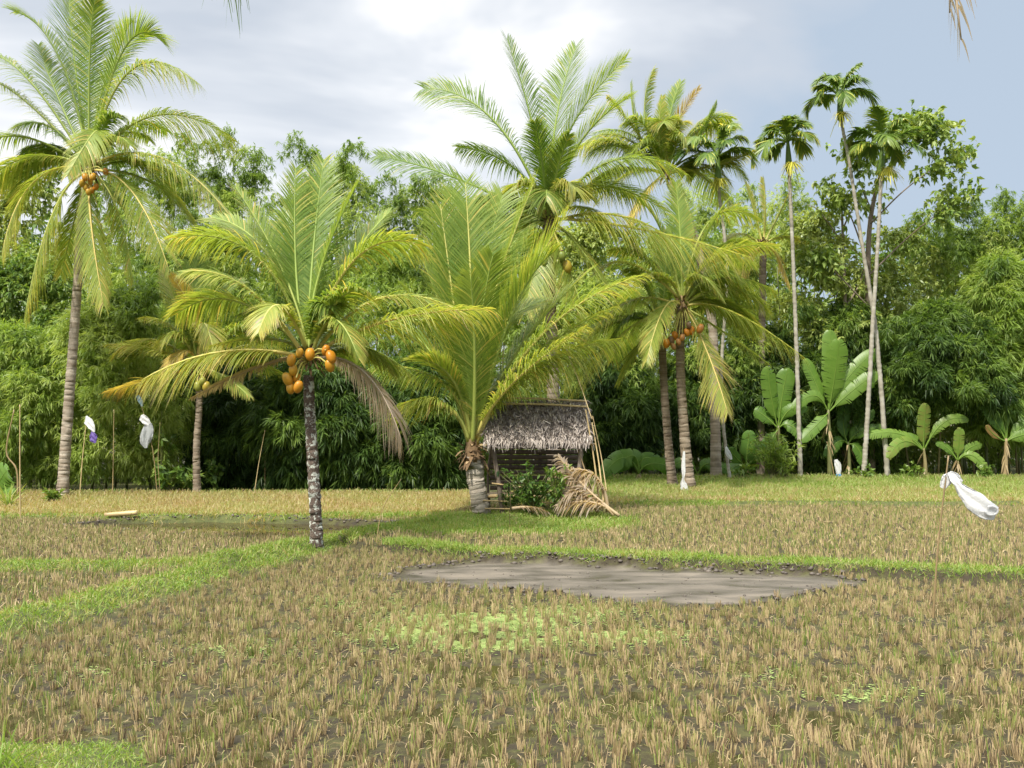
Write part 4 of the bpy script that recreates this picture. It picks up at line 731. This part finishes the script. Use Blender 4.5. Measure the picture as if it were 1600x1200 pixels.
def bag(label, path, wpx, depth, mat, flat=.16, group='plastic scarecrow bags', holes=False, wr=.13):
    n = 34; k = 26; P = curve([U(x, y, depth + dz) for x, y, dz in path], n); W = np.interp(np.linspace(0, 1, n), np.linspace(0, 1, len(wpx)), wpx) * depth / F / 2
    tg = nrm(np.gradient(P, axis=0)); a = nrm(np.cross(tg, [0, 1., 0])); b = np.cross(tg, a); th = np.arange(k) * 2 * math.pi / k
    ph = rng.uniform(0, 6.28, 4); W = W * .88; s = np.linspace(0, 1, n)[:, None]
    wri = 1 + wr * np.sin(3 * th[None] + ph[0] + 4 * s) + wr * .7 * np.sin(7 * th[None] + ph[1] - 6 * s) + wr * .4 * np.sin(11 * th[None] + 9 * s + ph[2])
    v = P[:, None] + W[:, None, None] * wri[..., None] * (a[:, None] * np.cos(th)[None, :, None] + b[:, None] * np.sin(th)[None, :, None] * flat)
    v[..., 1] += (W.max() * .2 * np.sin(5 * th[None] + 7 * s + ph[3]) * np.sin(math.pi * s))
    v += rng.standard_normal(v.shape) * W.max() * .012
    i = np.arange(n - 1)[:, None] * k; j = np.arange(k)[None]; j2 = (j + 1) % k; f = np.stack([i + j, i + j2, i + k + j2, i + k + j], -1)
    mb = MB(); mb.add(v, f, .5); return tag(mb.build('plastic_bag', mat, origin=P[0], smooth=True), label, 'plastic bag', group)
bag('white plastic bag tied to the leaning bamboo pole on the left, above the purple one', [(135, 650, 0), (141, 663, -.05), (147, 675, -.08)], [3, 14, 12, 3], d1 - .05, M_WHITE)
bag('small purple plastic bag dangling below the white one', [(144, 674, -.05), (146, 684, -.05), (149, 692, -.05)], [4, 12, 13, 3], d1 - .06, M_PURPLE)
bag('pale blue plastic strip at the top of the thin left stick', [(215, 618, 0), (219, 626, 0), (222, 635, 0)], [5, 8, 7, 3], d2 - .05, M_PALEBLUE)
bag('white knotted plastic bag above the clear bag on the left', [(222, 648, 0), (226, 656, 0), (232, 664, 0)], [5, 13, 14, 8], d2 - .08, M_WHITE)
bag('crumpled clear plastic bag hanging at the left before the bamboo', [(232, 661, 0), (231, 676, 0), (227, 690, 0), (228, 700, 0)], [10, 21, 22, 14, 4], d2 - .06, M_GREY)
bag('long white plastic bag twisted in the middle beside the orange nut palm trunk', [(1069, 705, 0), (1068, 725, 0), (1068, 742, 0), (1067, 753, 0), (1069, 764, 0), (1069, 772, 0)], [3, 6, 7, 3, 10, 13, 12], d3 - .06, M_WHITE)
bag('small white plastic bag tied to the thin white areca trunk', [(1134, 698, 0), (1138, 708, 0), (1143, 718, 0)], [3, 8, 9, 3], 45.7, M_WHITE)
bag('white plastic bag hanging above the blue one near the areca palms', [(1306, 718, 0), (1309, 728, 0), (1310, 741, 0)], [6, 10, 11, 7], d4 - .1, M_WHITE)
bag('blue plastic bag end hanging below the white one near the areca palms', [(1309, 740, 0), (1311, 748, 0), (1313, 755, 0)], [5, 13, 13, 6], d4 - .1, M_BLUE)
BIG = bag('big white plastic bag blowing out to the right from its stick in the stubble', [(1482, 739, 0), (1492, 750, -.05), (1502, 762, -.1), (1518, 778, -.15), (1538, 795, -.2), (1556, 803, -.2)], [4, 14, 12, 24, 36, 33, 22], d5 - .05, M_WHITE, wr=.10)
lp = [U(1549 + 10 * math.cos(q_), 798 + 7 * math.sin(q_), d5 - .3) for q_ in np.linspace(-2.2, 3.2, 16)]
mb = MB(); tube(mb, lp, .016, 6, .5); mb.build('handle', M_WHITE, BIG)
bag('folded white bag flap hanging left of the knot of the big blowing bag', [(1485, 738, 0), (1480, 749, .03), (1473, 763, .05)], [5, 20, 17, 10], d5 - .03, M_WHITE, wr=.14)
bag('white bag corner standing out right of the knot of the big blowing bag', [(1484, 738, 0), (1494, 745, .03), (1504, 752, .05)], [4, 11, 10, 4], d5 - .06, M_WHITE, wr=.14)
q = foot(190, 808); mb = MB(); a0, a1 = U(164, 808, q[1]), U(214, 804, q[1]); 
tube(mb, np.linspace(a0, a1, 12) + np.array([0, 0, .06]), .075 * (1 + .1 * (np.arange(12) % 4 == 0)), 9, np.linspace(.3, .95, 12)); tag(mb.build('bamboo_log', M_BAMPOLE, origin=a0), 'short pale bamboo log lying on the grass above the dark pond', 'log')
# ------------------------------------------------------------------ the fields
def tuft_mesh(n, h, wl, rad, green=.12, flare=.18):
    a = rng.uniform(0, 6.28, n); rr = rad * np.sqrt(rng.random(n)); b = np.stack([np.cos(a) * rr, np.sin(a) * rr, np.full(n, -.03)], 1)
    lean = rng.standard_normal(2) * .10
    d = np.stack([np.cos(a) * flare * rng.random(n) + lean[0] + .08 * rng.standard_normal(n), np.sin(a) * flare * rng.random(n) + lean[1] + .08 * rng.standard_normal(n), np.ones(n)], 1)
    bent = rng.random(n) < .12; d[bent] += rng.standard_normal((bent.sum(), 3)) * np.array([.7, .7, .2]); d = nrm(d)
    tn = np.clip(.56 + .22 * rng.standard_normal(n), .3, 1.); g = rng.random(n) < green; tn[g] = rng.uniform(0, .25, g.sum())
    mb = MB(); th = rng.uniform(0, 3.14, n); strips(mb, b, d, np.stack([np.cos(th), np.sin(th), 0 * th], 1), h * rng.uniform(.55, 1.15, n) * np.where(g, 1.25, 1), wl * rng.uniform(.7, 1.3, n), np.where(bent, .5, .05), 2, tn, 0, .6)
    return mb
VAR = [tuft_mesh(36, .16, .0085, .038, green=[.02, .12, .32][i % 3]) for i in range(15)]
VARF = [tuft_mesh(13, .17, .015, .05, green=[.02, .05, .13][i % 3]) for i in range(10)]
def sow(cells, jit, x0, x1, y0, y1):
    X, Y = np.meshgrid(np.arange(x0, x1, cells), np.arange(y0, y1, cells)); X = X.ravel() + rng.standard_normal(X.size) * jit; Y = Y.ravel() + rng.standard_normal(Y.size) * jit
    k = np.abs(X) < .56 * Y + 2.0; return X[k], Y[k]
def place(mb, variants, X, Y, Z, sc, rot, sh=0.):
    vi = rng.integers(0, len(variants), len(X))
    for k, va in enumerate(variants):
        s = vi == k; m = s.sum()
        if not m: continue
        v = np.concatenate(va.v); f = np.concatenate(va.f); t = np.concatenate(va.t); c, sn = np.cos(rot[s]), np.sin(rot[s])
        P = np.stack([v[None, :, 0] * c[:, None] - v[None, :, 1] * sn[:, None], v[None, :, 0] * sn[:, None] + v[None, :, 1] * c[:, None], np.repeat(v[None, :, 2], m, 0)], -1) * sc[s][:, None, None] + np.stack([X[s], Y[s], Z[s]], -1)[:, None]
        mb.add(P, f[None] + (np.arange(m) * len(v))[:, None, None], (t[None] + sh * (t[None] > .26) + .08 * rng.standard_normal((m, 1))).clip(0, 1).ravel())
# near field
X, Y = sow(.182, .032, -9, 14, 6.2, 25); h, g, pool, pond, A, rs = land(X, Y)
k = (A > .5) & (g < .42) & (pool < -.10 - .2 * rng.random(len(X))) & (rng.random(len(X)) > .07 + .35 * sst(wob(X, Y, 1.6, 9) * 1.2 - .1)); X, Y, h = X[k], Y[k], h[k]
vis = np.abs(X) < .517 * Y; vis &= Y > 7.6
order = np.argsort(np.where(vis, Y, 99)); near = order[:300]; rest = order[300:]
proto = []
for i, va in enumerate(VAR):
    o = va.build('rice_stubble_tuft', M_STRAW, origin=(0, 0, 0)); o['label'] = 'cut tuft of brown rice stubble in the wet mud along the bottom of the picture'; o['category'] = 'rice stubble'; o['group'] = 'nearest rice stubble tufts'; proto.append(o)
for j, i in enumerate(near):
    o = proto[j] if j < len(proto) else proto[rng.integers(0, len(proto))].copy()
    if j >= len(proto): COL.objects.link(o)
    o.location = (X[i], Y[i], h[i]); o.rotation_euler = (0, 0, rng.uniform(0, 6.28)); s = rng.uniform(.75, 1.2); o.scale = (s, s, s)
mb = MB(); nn = len(rest); place(mb, VAR, X[rest], Y[rest], h[rest], rng.uniform(.55, 1.2, nn), rng.uniform(0, 6.28, nn), -.09)
tag(mb.build('rice_stubble', M_STRAW), 'rows of cut rice stubble covering the near field', 'rice stubble', kind='stuff')
# the fields behind
X, Y = sow(.19, .05, -24, 28, 12.5, 33.2); h, g, pool, pond, A, rs = land(X, Y)
k = (A <= .5) & (g < .42) & (pond < -.25) & ~((rs < .5) & (Y > 31)) & (rng.random(len(X)) > .05); X, Y, h = X[k], Y[k], h[k]; nn = len(X)
mb = MB(); place(mb, VARF, X, Y, h, rng.uniform(.7, 1.15, nn), rng.uniform(0, 6.28, nn), -.2)
tag(mb.build('rice_stubble', M_STRAW), 'dry cut rice stubble on the fields behind the green bund', 'rice stubble', kind='stuff')
def blades(n, x0, x1, y0, y1, test, hgt, wl, tonef, droop=.45):
    X = rng.uniform(x0, x1, n); Y = y0 + (y1 - y0) * rng.random(n); k = np.abs(X) < .56 * Y + 2; X, Y = X[k], Y[k]; h, g, pool, pond, A, rs = land(X, Y)
    k = test(X, Y, g, pool, pond, A, rs); X, Y, h, g = X[k], Y[k], h[k], g[k]; n = len(X); a = rng.uniform(0, 6.28, n); e = rng.uniform(.6, 1.5, n)
    d = np.stack([np.cos(a) * np.cos(e), np.sin(a) * np.cos(e), np.sin(e)], 1); pt = wob(X, Y, 1.1, 3) * .5 + .5 * wob(X, Y, 4, 5)
    return np.stack([X, Y, h - .01], 1), d, nrm(np.cross(d, rng.standard_normal((n, 3)))), hgt * rng.uniform(.5, 1.2, n) * (1 + .35 * pt), wl * rng.uniform(.7, 1.3, n), droop * rng.uniform(.3, 1.4, n), np.clip(tonef(X, Y, n) + .09 * pt, 0, 1)
mb = MB()
for n, x0, x1, y0, y1, hg, wl in ((30000, -6, -1, 6, 10, .11, .008), (120000, -10, -1, 10, 30, .19, .013), (190000, -4, 18, 14, 25, .2, .013), (50000, -22, -4, 17, 34, .15, .02), (80000, -6, 7, 24, 33, .2, .018), (60000, -26, 30, 31, 50, .2, .03)):
    B = blades(n, x0, x1, y0, y1, lambda X, Y, g, pool, pond, A, rs: (g > .3 + .35 * rng.random(len(g))) & (pool < -.05) & (pond < -.05), hg, wl, lambda X, Y, n: .42 + .2 * rng.standard_normal(n) + .12 * wob(X, Y, 2.2, 8) + .14 * (Y > 38) + .35 * (rng.random(n) < .08))
    strips(mb, *B[:6], 3, B[6], 0, .15)
tag(mb.build('bund_grass', M_GRASS), 'bright green grass growing along the field bunds', 'grass', kind='stuff')
mb = MB()
B = blades(90000, -26, 2, 31.3, 41, lambda X, Y, g, pool, pond, A, rs: (rs < .5) & (g < .7), .26, .028, lambda X, Y, n: .86 + .10 * wob(X, Y, .9, 2) + .11 * rng.standard_normal(n), .25); strips(mb, *B[:6], 2, B[6], 0, .3)
B = blades(110000, 0, 32, 32.8, 48, lambda X, Y, g, pool, pond, A, rs: (rs > .5) & (g < .8), .24, .028, lambda X, Y, n: .68 + .10 * wob(X, Y, .7, 4) + .16 * rng.standard_normal(n) - .12 * sst((Y - 38) / 4) + .14 * sst((36 - Y) / 2), .25); strips(mb, *B[:6], 2, B[6], 0, .3)
tag(mb.build('field_grass', M_GRASS), 'yellow green grass and stubble on the far fields', 'grass', kind='stuff')
mb = MB()   # loose straw and regrowth between the tufts
B = blades(52000, -10, 16, 6.2, 24, lambda X, Y, g, pool, pond, A, rs: (A > .5) & (pool < -.25) & (g < .5), .15, .007, lambda X, Y, n: np.where(rng.random(n) < .27, rng.uniform(0, .2, n), rng.uniform(.3, .8, n)), .7)
B[1][:, 2] *= rng.choice([.2, .4, 1.6], len(B[1])); strips(mb, B[0] + np.array([0, 0, .03]), nrm(B[1]), *B[2:6], 2, B[6], 0, .4)
B = blades(16000, -24, 28, 13, 33, lambda X, Y, g, pool, pond, A, rs: (A < .5) & (pond < -.25) & (g < .5), .22, .016, lambda X, Y, n: rng.uniform(.15, .7, n), .6)
B[1][:, 2] *= .4; strips(mb, B[0] + np.array([0, 0, .05]), nrm(B[1]), *B[2:6], 2, B[6], 0, .4)
tag(mb.build('loose_straw', M_STRAW), 'loose straw and green regrowth scattered between the stubble tufts', 'straw', kind='stuff')
# duckweed
mb = MB(); cs = [(700, 985, 95, 12), (800, 968, 60, 10), (900, 955, 60, 8), (760, 1000, 60, 7), (960, 990, 80, 8), (690, 965, 60, 8), (180, 1040, 90, 10), (560, 940, 60, 8), (380, 1010, 60, 8), (1340, 1080, 60, 8), (1250, 1050, 60, 8)]
for (cx, cy, rx, ry), n in zip(cs, (14000, 7000, 5000, 5000, 5000, 4000, 700, 2000, 1200, 500, 500)):
    px = cx + rx * rng.standard_normal(n) * .75; py = cy + ry * rng.standard_normal(n) * .95; d = CZ * F / (py - 690); X = (px - 800) / F * d * 1.0; Y = d
    r = rng.uniform(.008, .026, n); a = rng.uniform(0, 6.28, n); zz = np.maximum(land(X, Y)[0], -.024) + .006 + .004 * rng.random(n)
    c = np.stack([X, Y, zz], 1); V = np.stack([c + np.stack([np.cos(a + q) * r * s, np.sin(a + q) * r * s, 0 * r], 1) for q, s in ((0, 1), (1.4, .8), (3.2, 1.1), (4.7, .8))], 1)
    mb.add(V, np.arange(n * 4).reshape(-1, 4), np.repeat(rng.random(n), 4))
tag(mb.build('duckweed', tone_mat('duckweed', [(0, (.16, .23, .05)), (1, (.33, .41, .13))], rough=.5)), 'bright green duckweed floating between the stubble', 'duckweed', kind='stuff')
# clods along the mud
mb = MB(); n = 0
Xc = rng.uniform(-6, 9, 16000); Yc = rng.uniform(14, 26, 16000); hh, gg, pp, pn, AA, rr = land(Xc, Yc)
k = ((pp > -.38) & (pp < .06) & (rng.random(16000) < .9)) | ((pp > .06) & (rng.random(16000) < .035)); 
for x, y, z in zip(Xc[k], Yc[k], hh[k]):
    blob(mb, (x, y, z + .005), rng.uniform(.015, .05) * rng.uniform(.6, 1.3) * (.5 if z < .03 else 1), (1.2, 1, .7), rng.random(), 5, 6, rotz=rng.uniform(0, 6))
k = (pn > -.5) & (pn < -.02) & (Yc > 24)
Xc = rng.uniform(-15, -2, 9000); Yc = rng.uniform(24, 33, 9000); hh, gg, pp, pn, AA, rr = land(Xc, Yc); k = (pn > -.42) & (pn < -.12) & (rng.random(9000) < .5)
for x, y, z in zip(Xc[k], Yc[k], hh[k]):
    blob(mb, (x, y, z + .01), rng.uniform(.015, .055), (1.2, 1, .7), rng.random(), 5, 6, rotz=rng.uniform(0, 6))
tag(mb.build('mud_clods', tone_mat('clod_mud', [(0, (.06, .048, .04)), (1, (.15, .125, .10))], rough=.6, nscale=20, namp=.6, bump=.4)), 'dark wet clods of mud along the edges of the mud pool and pond', 'mud', kind='stuff')
